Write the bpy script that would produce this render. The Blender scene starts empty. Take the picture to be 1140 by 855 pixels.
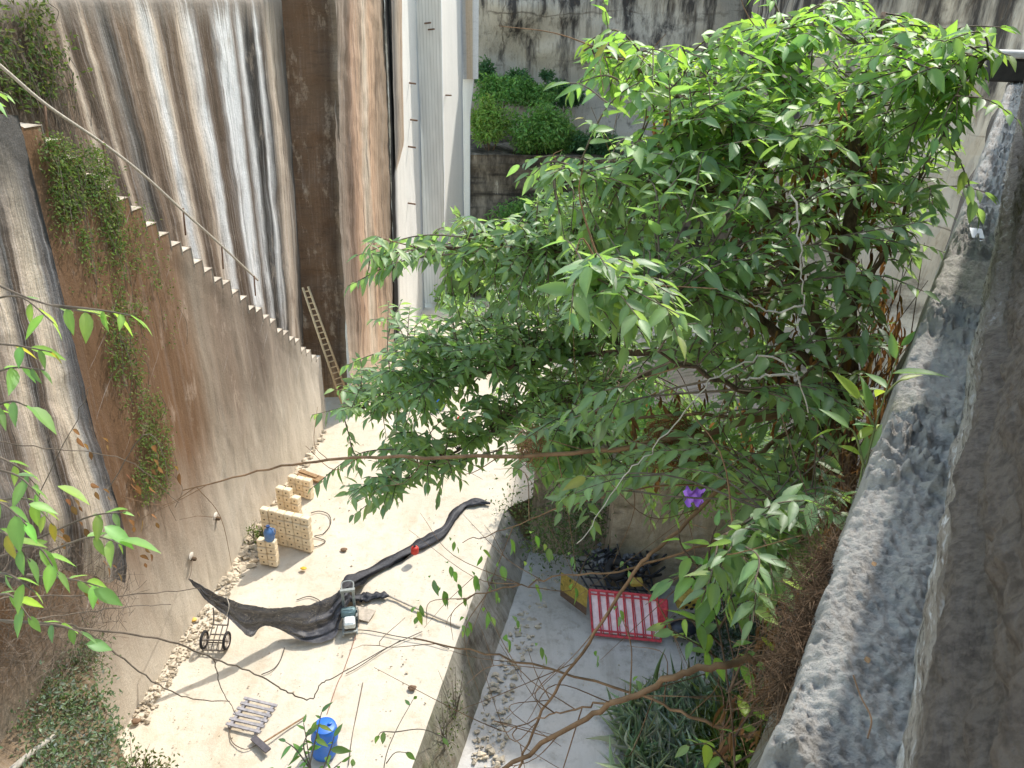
import bpy, math, random
import numpy as np
from mathutils import Matrix, Vector
random.seed(7); RNG = np.random.default_rng(11)
C = bpy.data.collections.new('scene'); bpy.context.scene.collection.children.link(C)
FZ = -17.0; PZ = -19.0                      # quarry floor and pit floor, camera at the origin
F = 860.; PITCH = math.radians(26.8); ROLL = math.radians(0.74)
_f = np.array([0, math.cos(PITCH), -math.sin(PITCH)]); _u = np.array([0, math.sin(PITCH), math.cos(PITCH)]); _r = np.array([1., 0, 0])
R2 = _r*math.cos(ROLL) + _u*math.sin(ROLL); U2 = -_r*math.sin(ROLL) + _u*math.cos(ROLL)
# ---- survey helpers: turn a measured bearing into a point on a known plane
def ray(u, v): return R2*((u-570)/F) + U2*(-(v-427.5)/F) + _f
def onz(u, v, z): d = ray(u, v); return d*(z/d[2])
def ony(u, v, y): d = ray(u, v); return d*(y/d[1])
def onpl(u, v, p0, n): d = ray(u, v); return d*(np.dot(p0, n)/np.dot(d, n))
def atd(u, v, t): return ray(u, v)*t         # t metres along the view axis
def nrm(a): a = np.asarray(a, float); return a/(np.linalg.norm(a, axis=-1, keepdims=True)+1e-9)
# ---- vectorised gradient-ish value noise
def vnoise(p, seed=0):
    p = np.asarray(p, float); i = np.floor(p).astype(np.int64); f = p-i; f = f*f*(3-2*f)
    def h(a):
        n = (a[..., 0]*374761393 + a[..., 1]*668265263 + a[..., 2]*2147483647 + seed*1274126177) & 0xffffffff
        n = ((n ^ (n >> 13))*1274126177) & 0xffffffff
        return ((n ^ (n >> 16)) & 0xffff)/65535.0
    r = 0
    for dx in (0, 1):
        for dy in (0, 1):
            for dz in (0, 1):
                w = (f[..., 0] if dx else 1-f[..., 0])*(f[..., 1] if dy else 1-f[..., 1])*(f[..., 2] if dz else 1-f[..., 2])
                r = r + w*h(i+np.array([dx, dy, dz]))
    return r*2-1
_q = np.linalg.qr(np.array([[.6, .5, -.62], [-.7, .68, .2], [.38, .52, .77]]))[0]
def fbm(p, o=4, seed=0):
    a = 1.; s = 0; p = np.asarray(p, float) @ _q
    for k in range(o): s = s + a*vnoise(p, seed+k); p = (p @ _q)*2.03+7.1; a *= .5
    return s
# ---- object helpers
def tag(o, label=None, cat=None, group=None, kind=None):
    if label: o['label'] = label
    if cat: o['category'] = cat
    if group: o['group'] = group
    if kind: o['kind'] = kind
    return o
def thing(name, loc, label, cat, group=None, rz=0):
    o = bpy.data.objects.new(name, None); C.objects.link(o); o.location = loc; o.rotation_euler = (0, 0, rz); o.empty_display_size = .1
    return tag(o, label, cat, group)
def link(name, me, mat, parent=None, smooth=False, world=True):
    if mat is not None:
        for m in (mat if isinstance(mat, (list, tuple)) else [mat]): me.materials.append(m)
    me.polygons.foreach_set('use_smooth', [bool(smooth)]*len(me.polygons))
    o = bpy.data.objects.new(name, me); C.objects.link(o)
    if parent is not None:
        o.parent = parent
        if world: 
            def W_(q):
                m = Matrix.LocRotScale(q.location, q.rotation_euler, None)
                return m if q.parent is None else W_(q.parent) @ q.matrix_parent_inverse @ m
            M = W_(parent)
            o.matrix_parent_inverse = M.inverted()
    return o
def fast_mesh(name, V, faces):
    """faces: list of (n,k) int arrays"""
    me = bpy.data.meshes.new(name); V = np.asarray(V, np.float32)
    me.vertices.add(len(V)); me.vertices.foreach_set('co', V.ravel())
    loops = np.concatenate([f.ravel() for f in faces]).astype(np.int32)
    tot = np.concatenate([np.full(len(f), f.shape[1]) for f in faces]).astype(np.int32)
    st = np.concatenate([[0], np.cumsum(tot)[:-1]]).astype(np.int32)
    me.loops.add(len(loops)); me.loops.foreach_set('vertex_index', loops)
    me.polygons.add(len(tot)); me.polygons.foreach_set('loop_start', st); me.polygons.foreach_set('loop_total', tot)
    me.update(calc_edges=True); me.validate()
    return me
class MB:
    def __init__(s): s.v = []; s.f = []; s.mi = []; s.m = 0
    def add(s, vs, fs):
        b = len(s.v); s.v += [tuple(map(float, x)) for x in vs]; s.f += [tuple(i+b for i in f) for f in fs]; s.mi += [s.m]*len(fs); return s
    def box(s, c, size, rz=0, M=None, bev=0):
        x, y, z = [k/2 for k in size]; c = np.array(c, float)
        ca, sa = math.cos(rz), math.sin(rz); P = []
        if bev:
            b = bev; ring = [(-x+b, -y), (x-b, -y), (x, -y+b), (x, y-b), (x-b, y), (-x+b, y), (-x, y-b), (-x, -y+b)]
            lv = [(-z, b), (-z+b, 0), (z-b, 0), (z, b)]
            for zz, ins in lv:
                k = 1 if not ins else (1-ins/max(x, y)); 
                P += [(a*(1-ins/x), bb*(1-ins/y), zz) for a, bb in ring]
            fs = [tuple(range(7, -1, -1)), tuple(range(24, 32))]
            for l in range(3): fs += [(l*8+i, l*8+(i+1) % 8, l*8+8+(i+1) % 8, l*8+8+i) for i in range(8)]
        else:
            P = [(-x, -y, -z), (x, -y, -z), (x, y, -z), (-x, y, -z), (-x, -y, z), (x, -y, z), (x, y, z), (-x, y, z)]
            fs = [(3, 2, 1, 0), (4, 5, 6, 7), (0, 1, 5, 4), (1, 2, 6, 5), (2, 3, 7, 6), (3, 0, 4, 7)]
        Q = []
        for p in P:
            if M is not None: q = np.array(M @ Vector(p))
            else: q = np.array((p[0]*ca-p[1]*sa, p[0]*sa+p[1]*ca, p[2]))
            Q.append(q+c)
        return s.add(Q, fs)
    def tube(s, pts, r, n=6, cap=True, seed=None):
        pts = np.asarray(pts, float); k = len(pts)
        rs = np.full(k, r) if np.isscalar(r) else np.asarray(r, float)
        t = nrm(np.gradient(pts, axis=0)); ref = np.array([0, 0, 1.]) if abs(t[0][2]) < .9 else np.array([1., 0, 0])
        vs = []; a = nrm(np.cross(t[0], ref))
        for i in range(k):
            a = nrm(a - t[i]*np.dot(a, t[i])); b = np.cross(t[i], a)
            for j in range(n):
                th = 2*math.pi*j/n; vs.append(pts[i]+(a*math.cos(th)+b*math.sin(th))*rs[i])
        fs = [(i*n+j, i*n+(j+1) % n, (i+1)*n+(j+1) % n, (i+1)*n+j) for i in range(k-1) for j in range(n)]
        if cap: fs += [tuple(range(n-1, -1, -1)), tuple(range((k-1)*n, k*n))]
        return s.add(vs, fs)
    def bar(s, a, b, w, n=6): return s.tube([a, b], w, n)
    def torus(s, c, ax, R, r, n=24, m=8):
        ax = nrm(ax); a = nrm(np.cross(ax, (0.3, .2, 1))); b = np.cross(ax, a); vs = []
        for i in range(n):
            t = 2*math.pi*i/n; d = a*math.cos(t)+b*math.sin(t)
            for j in range(m):
                q = 2*math.pi*j/m; vs.append(np.array(c)+d*(R+r*math.cos(q))+ax*r*math.sin(q))
        fs = [(i*m+j, ((i+1) % n)*m+j, ((i+1) % n)*m+(j+1) % m, i*m+(j+1) % m) for i in range(n) for j in range(m)]
        return s.add(vs, fs)
    def lathe(s, prof, c, ax=(0, 0, 1), n=20):
        ax = nrm(ax); a = nrm(np.cross(ax, (0.31, .95, .1))); b = np.cross(ax, a); vs = []
        for r, h in prof:
            for j in range(n):
                t = 2*math.pi*j/n; vs.append(np.array(c)+ax*h+(a*math.cos(t)+b*math.sin(t))*r)
        k = len(prof); fs = [(i*n+j, i*n+(j+1) % n, (i+1)*n+(j+1) % n, (i+1)*n+j) for i in range(k-1) for j in range(n)]
        fs += [tuple(range(n-1, -1, -1)), tuple(range((k-1)*n, k*n))]
        return s.add(vs, fs)
    def rock(s, c, r, seed, sq=(1, 1, .7), n=1):
        import bmesh
        bm = bmesh.new(); bmesh.ops.create_icosphere(bm, subdivisions=n+1, radius=1)
        P = np.array([v.co[:] for v in bm.verts]); d = 1+.35*vnoise(P*1.3+seed*3.7, seed)
        d = np.minimum(d, 1.0+.1*vnoise(P*4+seed, seed)); P = P*d[:, None]*np.array(sq)*r + np.array(c)
        s.add(P, [tuple(v.index for v in f.verts) for f in bm.faces]); bm.free(); return s
    def chip(s, c, r, seed, sq=(1, 1, .7), n=11):
        import bmesh
        g = np.random.default_rng(int(seed)); bm = bmesh.new(); P = nrm(g.standard_normal((n, 3)))*(.75+.35*g.random((n, 1)))*np.array(sq)*r
        for p in P: bm.verts.new(p)
        bmesh.ops.convex_hull(bm, input=bm.verts); bm.verts.index_update(); vs = [v for v in bm.verts if v.link_faces]; ix = {v: i for i, v in enumerate(vs)}
        s.add([np.array(v.co[:])+np.array(c) for v in vs], [tuple(ix[v] for v in f.verts) for f in bm.faces]); bm.free(); return s
    def build(s, name, mat, parent=None, smooth=False):
        me = bpy.data.meshes.new(name); me.from_pydata(s.v, [], s.f); me.update()
        o = link(name, me, mat, parent, smooth)
        if any(s.mi): me.polygons.foreach_set('material_index', s.mi)
        return o
def smoothpath(pts, n=8):
    """Catmull-Rom through control points"""
    P = np.asarray(pts, float); P = np.vstack([2*P[0]-P[1], P, 2*P[-1]-P[-2]]); out = []
    for i in range(1, len(P)-2):
        for k in range(n):
            t = k/n; a, b, c, d = P[i-1], P[i], P[i+1], P[i+2]
            out.append(.5*((2*b)+(-a+c)*t+(2*a-5*b+4*c-d)*t*t+(-a+3*b-3*c+d)*t**3))
    out.append(P[-2]); return np.array(out)
# ---- material helpers
def lin(r, g, b): return tuple(((c/255)/12.92 if c/255 <= .04045 else ((c/255+.055)/1.055)**2.4) for c in (r, g, b))
class NT:
    def __init__(s, name):
        s.m = bpy.data.materials.new(name); s.m.use_nodes = True; s.t = s.m.node_tree; s.t.nodes.clear()
        s.out = s.t.nodes.new('ShaderNodeOutputMaterial')
    def n(s, ty, **k):
        d = s.t.nodes.new('ShaderNode'+ty)
        for a, b in k.items(): setattr(d, a, b)
        return d
    def l(s, a, b): s.t.links.new(a, b)
    def put(s, sock, val):
        if hasattr(val, 'is_output') or isinstance(val, bpy.types.NodeSocket): s.l(val, sock)
        else: sock.default_value = val
    def obj(s): return s.n('TexCoord').outputs['Object']
    def uv(s): return s.n('UVMap').outputs[0]
    def mapv(s, v, sc=(1, 1, 1), rot=(0, 0, 0), loc=(0, 0, 0)):
        d = s.n('Mapping'); s.l(v, d.inputs[0]); d.inputs['Scale'].default_value = sc; d.inputs['Rotation'].default_value = rot; d.inputs['Location'].default_value = loc
        return d.outputs[0]
    def noise(s, v, sc=1., det=4., ro=.55, dist=0.):
        d = s.n('TexNoise'); s.l(v, d.inputs['Vector']); d.inputs['Scale'].default_value = sc; d.inputs['Detail'].default_value = det
        d.inputs['Roughness'].default_value = ro; d.inputs['Distortion'].default_value = dist
        return d.outputs['Fac']
    def vor(s, v, sc=1., feat='F1', out='Distance'):
        d = s.n('TexVoronoi', feature=feat); s.l(v, d.inputs['Vector']); d.inputs['Scale'].default_value = sc
        return d.outputs[out]
    def math(s, op, a, b=0., c=None, clamp=False):
        d = s.n('Math', operation=op, use_clamp=clamp); s.put(d.inputs[0], a); s.put(d.inputs[1], b)
        if c is not None: s.put(d.inputs[2], c)
        return d.outputs[0]
    def rng(s, x, a, b, c=0., d=1.):
        m = s.n('MapRange', clamp=True); s.put(m.inputs[0], x)
        for i, q in enumerate((a, b, c, d)): s.put(m.inputs[i+1], q)
        return m.outputs[0]
    def ramp(s, fac, stops, interp='LINEAR'):
        d = s.n('ValToRGB'); s.put(d.inputs[0], fac); cr = d.color_ramp; cr.interpolation = interp
        stops = sorted(stops, key=lambda q: q[0])
        cr.elements[0].position = stops[0][0]; cr.elements[0].color = (*stops[0][1], 1)
        cr.elements[1].position = stops[-1][0]; cr.elements[1].color = (*stops[-1][1], 1)
        for p, c in stops[1:-1]:
            e = cr.elements.new(p); e.color = (*c, 1)
        return d.outputs[0]
    def mix(s, f, a, b, mode='MIX'):
        d = s.n('Mix', data_type='RGBA', blend_type=mode); s.put(d.inputs[0], f)
        for k, q in ((6, a), (7, b)): s.put(d.inputs[k], q if not isinstance(q, tuple) else (*q[:3], 1))
        return d.outputs[2]
    def sep(s, v): d = s.n('SeparateXYZ'); s.l(v, d.inputs[0]); return d.outputs
    def comb(s, x, y, z):
        d = s.n('CombineXYZ')
        for i, q in enumerate((x, y, z)): s.put(d.inputs[i], q)
        return d.outputs[0]
    def bump(s, h, st=.5, dist=.05, nrm_=None):
        d = s.n('Bump'); s.l(h, d.inputs['Height']); d.inputs['Strength'].default_value = st; d.inputs['Distance'].default_value = dist
        if nrm_ is not None: s.l(nrm_, d.inputs['Normal'])
        return d.outputs[0]
    def bsdf(s, col, rough=.8, normal=None, metal=0., spec=.3, **k):
        d = s.n('BsdfPrincipled'); s.put(d.inputs['Base Color'], col if not isinstance(col, tuple) else (*col[:3], 1)); s.put(d.inputs['Roughness'], rough)
        d.inputs['Metallic'].default_value = metal; d.inputs['Specular IOR Level'].default_value = spec
        if normal is not None: s.l(normal, d.inputs['Normal'])
        s.l(d.outputs[0], s.out.inputs[0]); return d
def simple(name, col, rough=.7, metal=0., var=.25, sc=8., spec=.3, bump=.0):
    t = NT(name); o = t.obj(); nz = t.noise(o, sc, 5)
    dark = tuple(c*(1-var) for c in col); lite = tuple(min(1, c*(1+var)) for c in col)
    c = t.mix(t.rng(nz, .3, .7), dark, lite)
    t.bsdf(c, rough, t.bump(nz, bump, .02) if bump else None, metal, spec); return t.m

# ================= CAMERA, LIGHT =================
sc = bpy.context.scene
cam = bpy.data.cameras.new('camera'); co = bpy.data.objects.new('camera', cam); C.objects.link(co); sc.camera = co
M = Matrix(((R2[0], U2[0], -_f[0]), (R2[1], U2[1], -_f[1]), (R2[2], U2[2], -_f[2])))
co.matrix_world = M.to_4x4(); cam.sensor_width = 36; cam.lens = 36*F/1140; cam.clip_end = 2000; cam.clip_start = .02
cam.dof.use_dof = True; cam.dof.focus_distance = 7.0; cam.dof.aperture_fstop = 16
AZ = math.radians(38); EL = math.radians(50)
SUN = np.array([math.sin(AZ)*math.cos(EL), math.cos(AZ)*math.cos(EL), math.sin(EL)])
w = bpy.data.worlds.new('World'); sc.world = w; w.use_nodes = True
nt = w.node_tree; bg = nt.nodes['Background']; sky = nt.nodes.new('ShaderNodeTexSky'); sky.sky_type = 'NISHITA'; sky.sun_disc = False
sky.sun_elevation = EL; sky.sun_rotation = AZ; sky.air_density = 2.2; sky.dust_density = 1.6; sky.ozone_density = .6
nt.links.new(sky.outputs[0], bg.inputs[0]); bg.inputs[1].default_value = .15
sl = bpy.data.lights.new('sun', 'SUN'); so = bpy.data.objects.new('sun', sl); C.objects.link(so)
sl.energy = 2.0; sl.angle = math.radians(1.0); sl.color = (1, .965, .90); so.rotation_euler = (math.pi/2-EL, 0, math.pi-AZ)
sc.view_settings.view_transform = 'Standard'; sc.view_settings.look = 'None'; sc.view_settings.exposure = 1.3; sc.view_settings.gamma = 1
sc.cycles.max_bounces = 8; sc.cycles.diffuse_bounces = 4; sc.cycles.transmission_bounces = 6; sc.cycles.transparent_max_bounces = 8

# ================= ROCK MATERIALS =================
BR = lin(98, 82, 68); BR2 = lin(124, 104, 86); PALE = lin(205, 186, 166); WHT = lin(226, 224, 222); DRK = lin(58, 54, 50); GRY = lin(130, 122, 114); TAN = lin(190, 158, 128); CRM = lin(228, 208, 182)
def rock_mat(name, stops, sx=1.0, streak=(.35, 60, 2.2), warp=.012, pale=None, blot=.35, spk=True, scratch=0., hz=0., rough=.9, moss=0., bump=.6, topdark=None):
    """u/v painted strata: stops are mineral and lichen bands down the cut face, broken by streaks and blotches"""
    t = NT(name); uv = t.uv(); s = t.sep(uv); o = t.obj()
    n1 = t.noise(t.mapv(uv, (streak[1]*.25, streak[2]*.7, 1)), 1, 5, .6)
    wv = t.math('MULTIPLY', t.math('SUBTRACT', n1, .5), warp*2.5)
    n1b = t.noise(t.mapv(uv, (streak[1]*2.4, streak[2]*12, 1)), 1, 5, .7)
    wv = t.math('ADD', wv, t.math('MULTIPLY', t.math('SUBTRACT', n1b, .5), .55/streak[1]))
    fac = t.math('ADD', s[0], wv)
    col = t.ramp(fac, stops)
    n2 = t.noise(t.mapv(uv, (streak[1]*2.2, streak[2]*1.0, 1)), 1, 6, .7)      # fine vertical streaks
    col = t.mix(t.rng(n2, .49, .63, 0, min(.85, streak[0]*1.6)), col, t.mix(.5, col, DRK))
    col = t.mix(t.rng(n2, .48, .30, 0, streak[0]*1.1), col, t.mix(.5, col, WHT))
    n5 = t.noise(t.mapv(uv, (streak[1]*3.6, streak[2]*3.5, 1)), 1, 7, .75)
    col = t.mix(t.rng(n5, .52, .70, 0, min(.7, 1.3*streak[0])), col, t.mix(.55, col, DRK)); col = t.mix(t.rng(n5, .47, .33, 0, min(.4, .8*streak[0])), col, t.mix(.4, col, WHT))
    if streak[0] >= .4:
        n6 = t.noise(t.mapv(uv, (streak[1]*.55, streak[2]*2.4, 1), loc=(5, 3, 0)), 1, 8, .7); col = t.mix(t.rng(n6, .53, .62, 0, .75), col, t.mix(.25, BR, col)); n7 = t.noise(t.mapv(uv, (streak[1]*.8, streak[2]*1.6, 1), loc=(2, 9, 0)), 1, 8, .72); col = t.mix(t.rng(n7, .58, .64, 0, .6), col, DRK)
    if blot:
        n3 = t.noise(o, .55, 8, .65); col = t.mix(t.rng(n3, .52, .72, 0, blot), col, t.mix(.6, col, BR))
        n4 = t.noise(t.mapv(o, (1.2, 1.2, .5)), 1.6, 9, .72); col = t.mix(t.rng(n4, .56, .70, 0, blot*1.3), col, t.mix(.65, col, PALE))
    if pale is not None:                                                     # freshly cut pale stone low on the face
        a, b, tint = pale
        zz = t.math('ADD', s[1], t.math('MULTIPLY', t.math('SUBTRACT', t.noise(t.mapv(uv, (streak[1]*.6, 3, 1)), 1, 6, .65), .5), .28))
        col = t.mix(t.rng(zz, a, b, 1, 0), col, tint)
    if topdark is not None:
        a, b, tint = topdark
        zz = t.math('ADD', s[1], t.math('MULTIPLY', t.math('SUBTRACT', n2, .5), .25))
        col = t.mix(t.rng(zz, a, b, 0, 1), col, tint)
    if scratch:
        mm = t.comb(t.math('MULTIPLY', s[0], 21.), t.math('MULTIPLY', s[1], 15.), 0.)
        for an, th in ((-.72, .655), (-.62, .68)):
            k_ = t.noise(t.mapv(t.mapv(mm, (1, 1, 1), (0, 0, an)), (.22, 9., 1)), 1, 5, .6); col = t.mix(t.rng(k_, th, th+.05, 0, scratch), col, t.mix(.7, col, WHT)); col = t.mix(t.rng(k_, 1-th, .95-th, 0, scratch*.8), col, t.mix(.5, col, DRK))
    if hz:
        h = t.noise(t.mapv(o, (1.4, 1.4, 7)), 1, 8, .75, 1.2); col = t.mix(t.rng(h, .5, .68, 0, hz), col, t.mix(.75, col, lin(40, 34, 30)))
        h2 = t.noise(t.mapv(o, (2.5, 2.5, 8), loc=(3, 1, 7)), 1, 8, .75, 1.); col = t.mix(t.rng(h2, .58, .72, 0, hz*.7), col, t.mix(.5, col, PALE))
    if moss:
        mz = t.noise(o, .8, 8, .7); col = t.mix(t.rng(mz, .5, .66, 0, moss), col, lin(84, 92, 40))
    sp = t.noise(o, 22, 6, .7); col = t.mix(t.rng(sp, .35, .75, 0, .55), col, t.mix(.4, col, DRK))
    f2 = t.noise(o, 9, 8, .7)
    hgt = t.math('ADD', t.math('MULTIPLY', n5, .7), t.math('ADD', f2, t.math('MULTIPLY', sp, .4)))
    t.bsdf(col, rough, t.bump(hgt, bump, .05), 0, .15)
    return t.m
# ================= FLOOR / PIT =================
def sheet(name, V, nx, ny, mat, uv=None, smooth=True, kind='structure', parent=None, flip=False):
    i = np.arange((nx-1)*(ny-1)); r = i//(nx-1); c = i % (nx-1); b = r*nx+c
    q = np.stack([b, b+1, b+nx+1, b+nx], 1)
    if flip: q = q[:, ::-1]
    me = fast_mesh(name, V, [q])
    if uv is not None:
        L = me.uv_layers.new(name='UVMap'); idx = np.zeros(len(me.loops), np.int32); me.loops.foreach_get('vertex_index', idx)
        L.data.foreach_set('uv', np.asarray(uv, np.float32)[idx].ravel())
    o = link(name, me, mat, parent, smooth)
    if kind: o['kind'] = kind
    return o
def floor_mat(name, base, dust, dark, amt):
    t = NT(name); o = t.obj()
    n1 = t.noise(o, .35, 8, .6); n2 = t.noise(o, 2.2, 8, .7); n3 = t.noise(o, 14, 6, .75)
    c = t.mix(t.rng(n1, .35, .65), base, dust); c = t.mix(t.rng(n2, .5, .72, 0, amt), c, dark)
    n4 = t.noise(t.mapv(o, (.9, .12, 1), rot=(0, 0, -.2)), 1.4, 7, .65); c = t.mix(t.rng(n4, .54, .66, 0, amt*.55), c, dark); c = t.mix(t.rng(t.noise(o, .9, 9, .75), .58, .66, 0, amt*.7), c, tuple(x*.8 for x in dark))
    c = t.mix(t.rng(n3, .55, .75, 0, amt*.8), c, tuple(x*.6 for x in dust))
    pk = t.vor(o, 7); c = t.mix(t.math('MULTIPLY', t.rng(pk, .02, .07, 1, 0), t.rng(n2, .45, .6)), c, tuple(x*.45 for x in dark))
    h = t.math('ADD', t.math('MULTIPLY', n2, 1.2), t.math('MULTIPLY', n3, .45))
    t.bsdf(c, .95, t.bump(h, .55, .06), 0, .1); return t.m
m_floor = floor_mat('quarry_dust', lin(200, 188, 168), lin(208, 198, 181), lin(176, 156, 126), .5)
m_pit = floor_mat('pit_dust', lin(182, 175, 165), lin(194, 190, 184), lin(130, 122, 110), .6)
# step edge runs T0 -> T1, base of the step a little out
def xtop(y): return -1.99+(y-14.41)*(.22+1.99)/(25.59-14.41)
def xbase(y): return -1.25+(y-14.6)*(.76+1.25)/(23.13-14.6)
ny = 150; nx = 110; ys = np.linspace(5, 64, ny); V = []
for y in ys:
    xr = xtop(min(y, 23.5)) if y < 23.5 else xtop(23.5)+(y-23.5)*1.6
    for k in range(nx): V.append((-16+(xr+16)*(k/(nx-1)), y, FZ))
V = np.array(V); dz = .05*fbm(V*np.array([.5, .5, 0]), 4, 3)+.02*fbm(V*np.array([3, 3, 0]), 3, 9); V[:, 2] += dz-.02
sheet('quarry_floor', V, nx, ny, m_floor)
ys = np.linspace(5, 24.2, 90); xs = np.linspace(-2.6, 16, 90)
V = np.array([(x, y, PZ) for y in ys for x in xs]); V[:, 2] += .06*fbm(V*np.array([.6, .6, 0]), 4, 21)+.03*fbm(V*np.array([3, 3, 0]), 3, 22)
sheet('pit_floor', V, 90, 90, m_pit)
g = np.array([(x, y, -20.5) for y in np.linspace(-300, 300, 3) for x in np.linspace(-300, 300, 3)])
sheet('ground', g, 3, 3, m_pit)
# step face between floor and pit
STEP = [(0, lin(120, 118, 98)), (.5, lin(140, 136, 120)), (.75, lin(176, 170, 158)), (1, lin(190, 185, 176))]
m_step = rock_mat('step_face_stone', STEP, streak=(.4, 40, 1.0), blot=.5, moss=.4)
ny = 120; nv = 16; V = []; UV = []
for a in np.linspace(0, 1, ny):
    y = 5+a*(23.6-5)
    for k in range(nv):
        b = k/(nv-1); V.append((xtop(y)+(xbase(y)-xtop(y))*b, y, FZ+.0+(PZ-.1-FZ)*b)); UV.append((a, 1-b))
V = np.array(V); d = .06*fbm(V*np.array([1.2, 1.2, 2.5]), 4, 5); V[:, 0] += d*np.array([min(1, .15+4*u[1]*(1-u[1])) for u in UV])
sheet('step_face', V, nv, ny, m_step, UV)

# ================= QUARRY WALLS =================
def pxpatch(name, plane, L, Rr, v0, v1, nx, ny, mat, disp=.06, dsc=(.5, .5, .12), seed=1, extra=None):
    """a cut face: its left and right edges are the measured edge lines, on a plane of known place and bearing"""
    p0, n = np.array(plane[0], float), nrm(plane[1]); V = []; UV = []
    for j in range(ny):
        v = v0+(v1-v0)*j/(ny-1)
        xl = np.interp(v, [p[1] for p in L], [p[0] for p in L]) if v >= L[0][1] else L[0][0]+(v-L[0][1])*(L[1][0]-L[0][0])/(L[1][1]-L[0][1])
        xr = np.interp(v, [p[1] for p in Rr], [p[0] for p in Rr]) if v >= Rr[0][1] else Rr[0][0]+(v-Rr[0][1])*(Rr[1][0]-Rr[0][0])/(Rr[1][1]-Rr[0][1])
        for i in range(nx):
            s = i/(nx-1); V.append(onpl(xl+(xr-xl)*s, v, p0, n)); UV.append((s, 1-j/(ny-1)))
    V = np.array(V); UV = np.array(UV)
    dd = disp*fbm(V*np.array(dsc), 5, seed)+disp*.3*fbm(V*2.2, 3, seed+30)
    if extra is not None: dd = dd+extra(V, UV)
    V = V+n*dd[:, None]
    return sheet(name, V, nx, ny, mat, UV, flip=True)
AZW = math.radians(6.33); DW = np.array([math.sin(AZW), math.cos(AZW), 0]); NW = np.array([math.cos(AZW), -math.sin(AZW), 0]); OFF = -11.342
def lw(y, z, out=0.):                      # point on the lower left wall
    x = (OFF+out+NW[1]*-1*y)/NW[0] if False else (OFF+out-NW[1]*y)/NW[0]
    return np.array([x, y, z])
# --- upper striped wall
PXL = [(-63, 0), (0, 150), (140, 483)]; PXR = [(314, 0), (325, 150), (338, 360)]
def sx150(x): return (x-0)/(325-0)
bands = [(0, BR), (40, BR2), (72, BR), (99, BR2), (104, PALE), (111, BR), (124, BR), (128, PALE), (133, BR2), (146, GRY), (153, DRK), (160, BR2), (175, BR2), (181, PALE), (190, WHT), (197, PALE), (204, BR), (215, BR2), (221, PALE), (234, WHT), (240, BR), (252, BR), (258, WHT), (269, WHT), (274, BR), (281, WHT), (285, DRK), (292, DRK), (296, WHT), (302, DRK), (306, DRK), (310, PALE), (325, DRK)]
st = [(sx150(a), c) for a, c in bands]
st = [q for i, q in enumerate(st) if i not in (1, 30)][:32]
m_uw = rock_mat('striped_wall_stone', st, streak=(.5, 70, 2.0), warp=.004, blot=.45, topdark=(.69, .75, lin(142, 132, 122)), bump=.8)
plane_uw = (lw(24, 0, -.55), NW+np.array([0, -.02, 0]))
def groove(V, UV):
    g = .010*np.sin(UV[:, 0]*2*np.pi*17+1.5*fbm(UV[:, [0, 1, 1]]*3, 2, 4))+.03*fbm(V*np.array([1.5,1.5,.9]),5,77)
    ledge = .22*(np.clip((UV[:, 1]-.74)/.02, 0, 1))   # overhanging rim course near the top
    return g-ledge*.8+.018*fbm(np.stack([UV[:, 0]*90, UV[:, 1]*5, UV[:, 1]*0], 1), 4, 8)
pxpatch('quarry_wall_striped', plane_uw, PXL, PXR, -150, 430, 260, 160, m_uw, .04, (.6, .6, .15), 2, groove)
# --- lower left wall with the stair cut along its top
nst = 29; ya, za = lw(0, 0)[1], 0
A = onpl(24, 128, lw(0, 0), NW); B = onpl(357, 402, lw(0, 0), NW)
LWST = [(0, lin(108, 84, 62)), (.30, lin(114, 86, 62)), (.46, lin(120, 90, 64)), (.53, lin(124, 96, 72)), (.57, lin(150, 134, 116)), (.63, lin(132, 114, 98)), (.68, lin(146, 130, 114)), (.74, lin(110, 96, 84)), (.80, lin(150, 136, 122)), (.86, lin(132, 120, 108)), (.92, lin(176, 164, 150)), (1, lin(200, 192, 184))]
m_lw = rock_mat('lower_wall_stone', LWST, streak=(.13, 42, 1.2), warp=.03, blot=.55, scratch=.55, pale=(.00, .36, lin(206, 194, 176)), bump=.5)
m_tread = simple('stair_dust', lin(186, 174, 158), .9, var=.4, sc=3)
nr = 90; cols = []; y0 = 9.0; y1 = B[1]
def zline(y): return A[2] if y < A[1] else A[2]+(B[2]-A[2])*min(1, (y-A[1])/(B[1]-A[1]))
for k in range(14): y = y0+(A[1]-y0)*k/14; cols.append((y, A[2]))
for i in range(nst):
    ya = A[1]+(B[1]-A[1])*i/nst; yb = A[1]+(B[1]-A[1])*(i+1)/nst; zt = A[2]+(B[2]-A[2])*(i+.6)/nst+.11*math.sin(i*2.3)*math.cos(i*.9)
    for q in np.linspace(ya+.006, yb, 9)[:]: cols.append((q, zt))
nc = len(cols); V = []; UV = []; Q = []
for j in range(nr):
    b = j/(nr-1)
    for (y, zt) in cols:
        zl = zline(y)-.35; zs_ = FZ-.25+(zl-FZ+.25)*min(1, b/.96); k = max(0, (b-.96)/.04); z = zs_+(zt-zl)*k
        V.append(lw(y, z)); Q.append(lw(y, zs_)); UV.append(((y-y0)/(y1-y0), (z-FZ)/15.))
V = np.array(V); Q = np.array(Q); dd = .09*fbm(Q*np.array([.5, .5, .2]), 5, 12)+.02*fbm(Q*np.array([2.5, 2.5, .8]), 3, 15); V = V+NW*(dd*np.clip((np.array([zline(c[0]) for c in cols]*nr)-Q[:, 2]-.3)/.6, 0.1, 1))[:, None]
sheet('quarry_wall_stair', V, nc, nr, m_lw, UV)
mb = MB()
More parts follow.
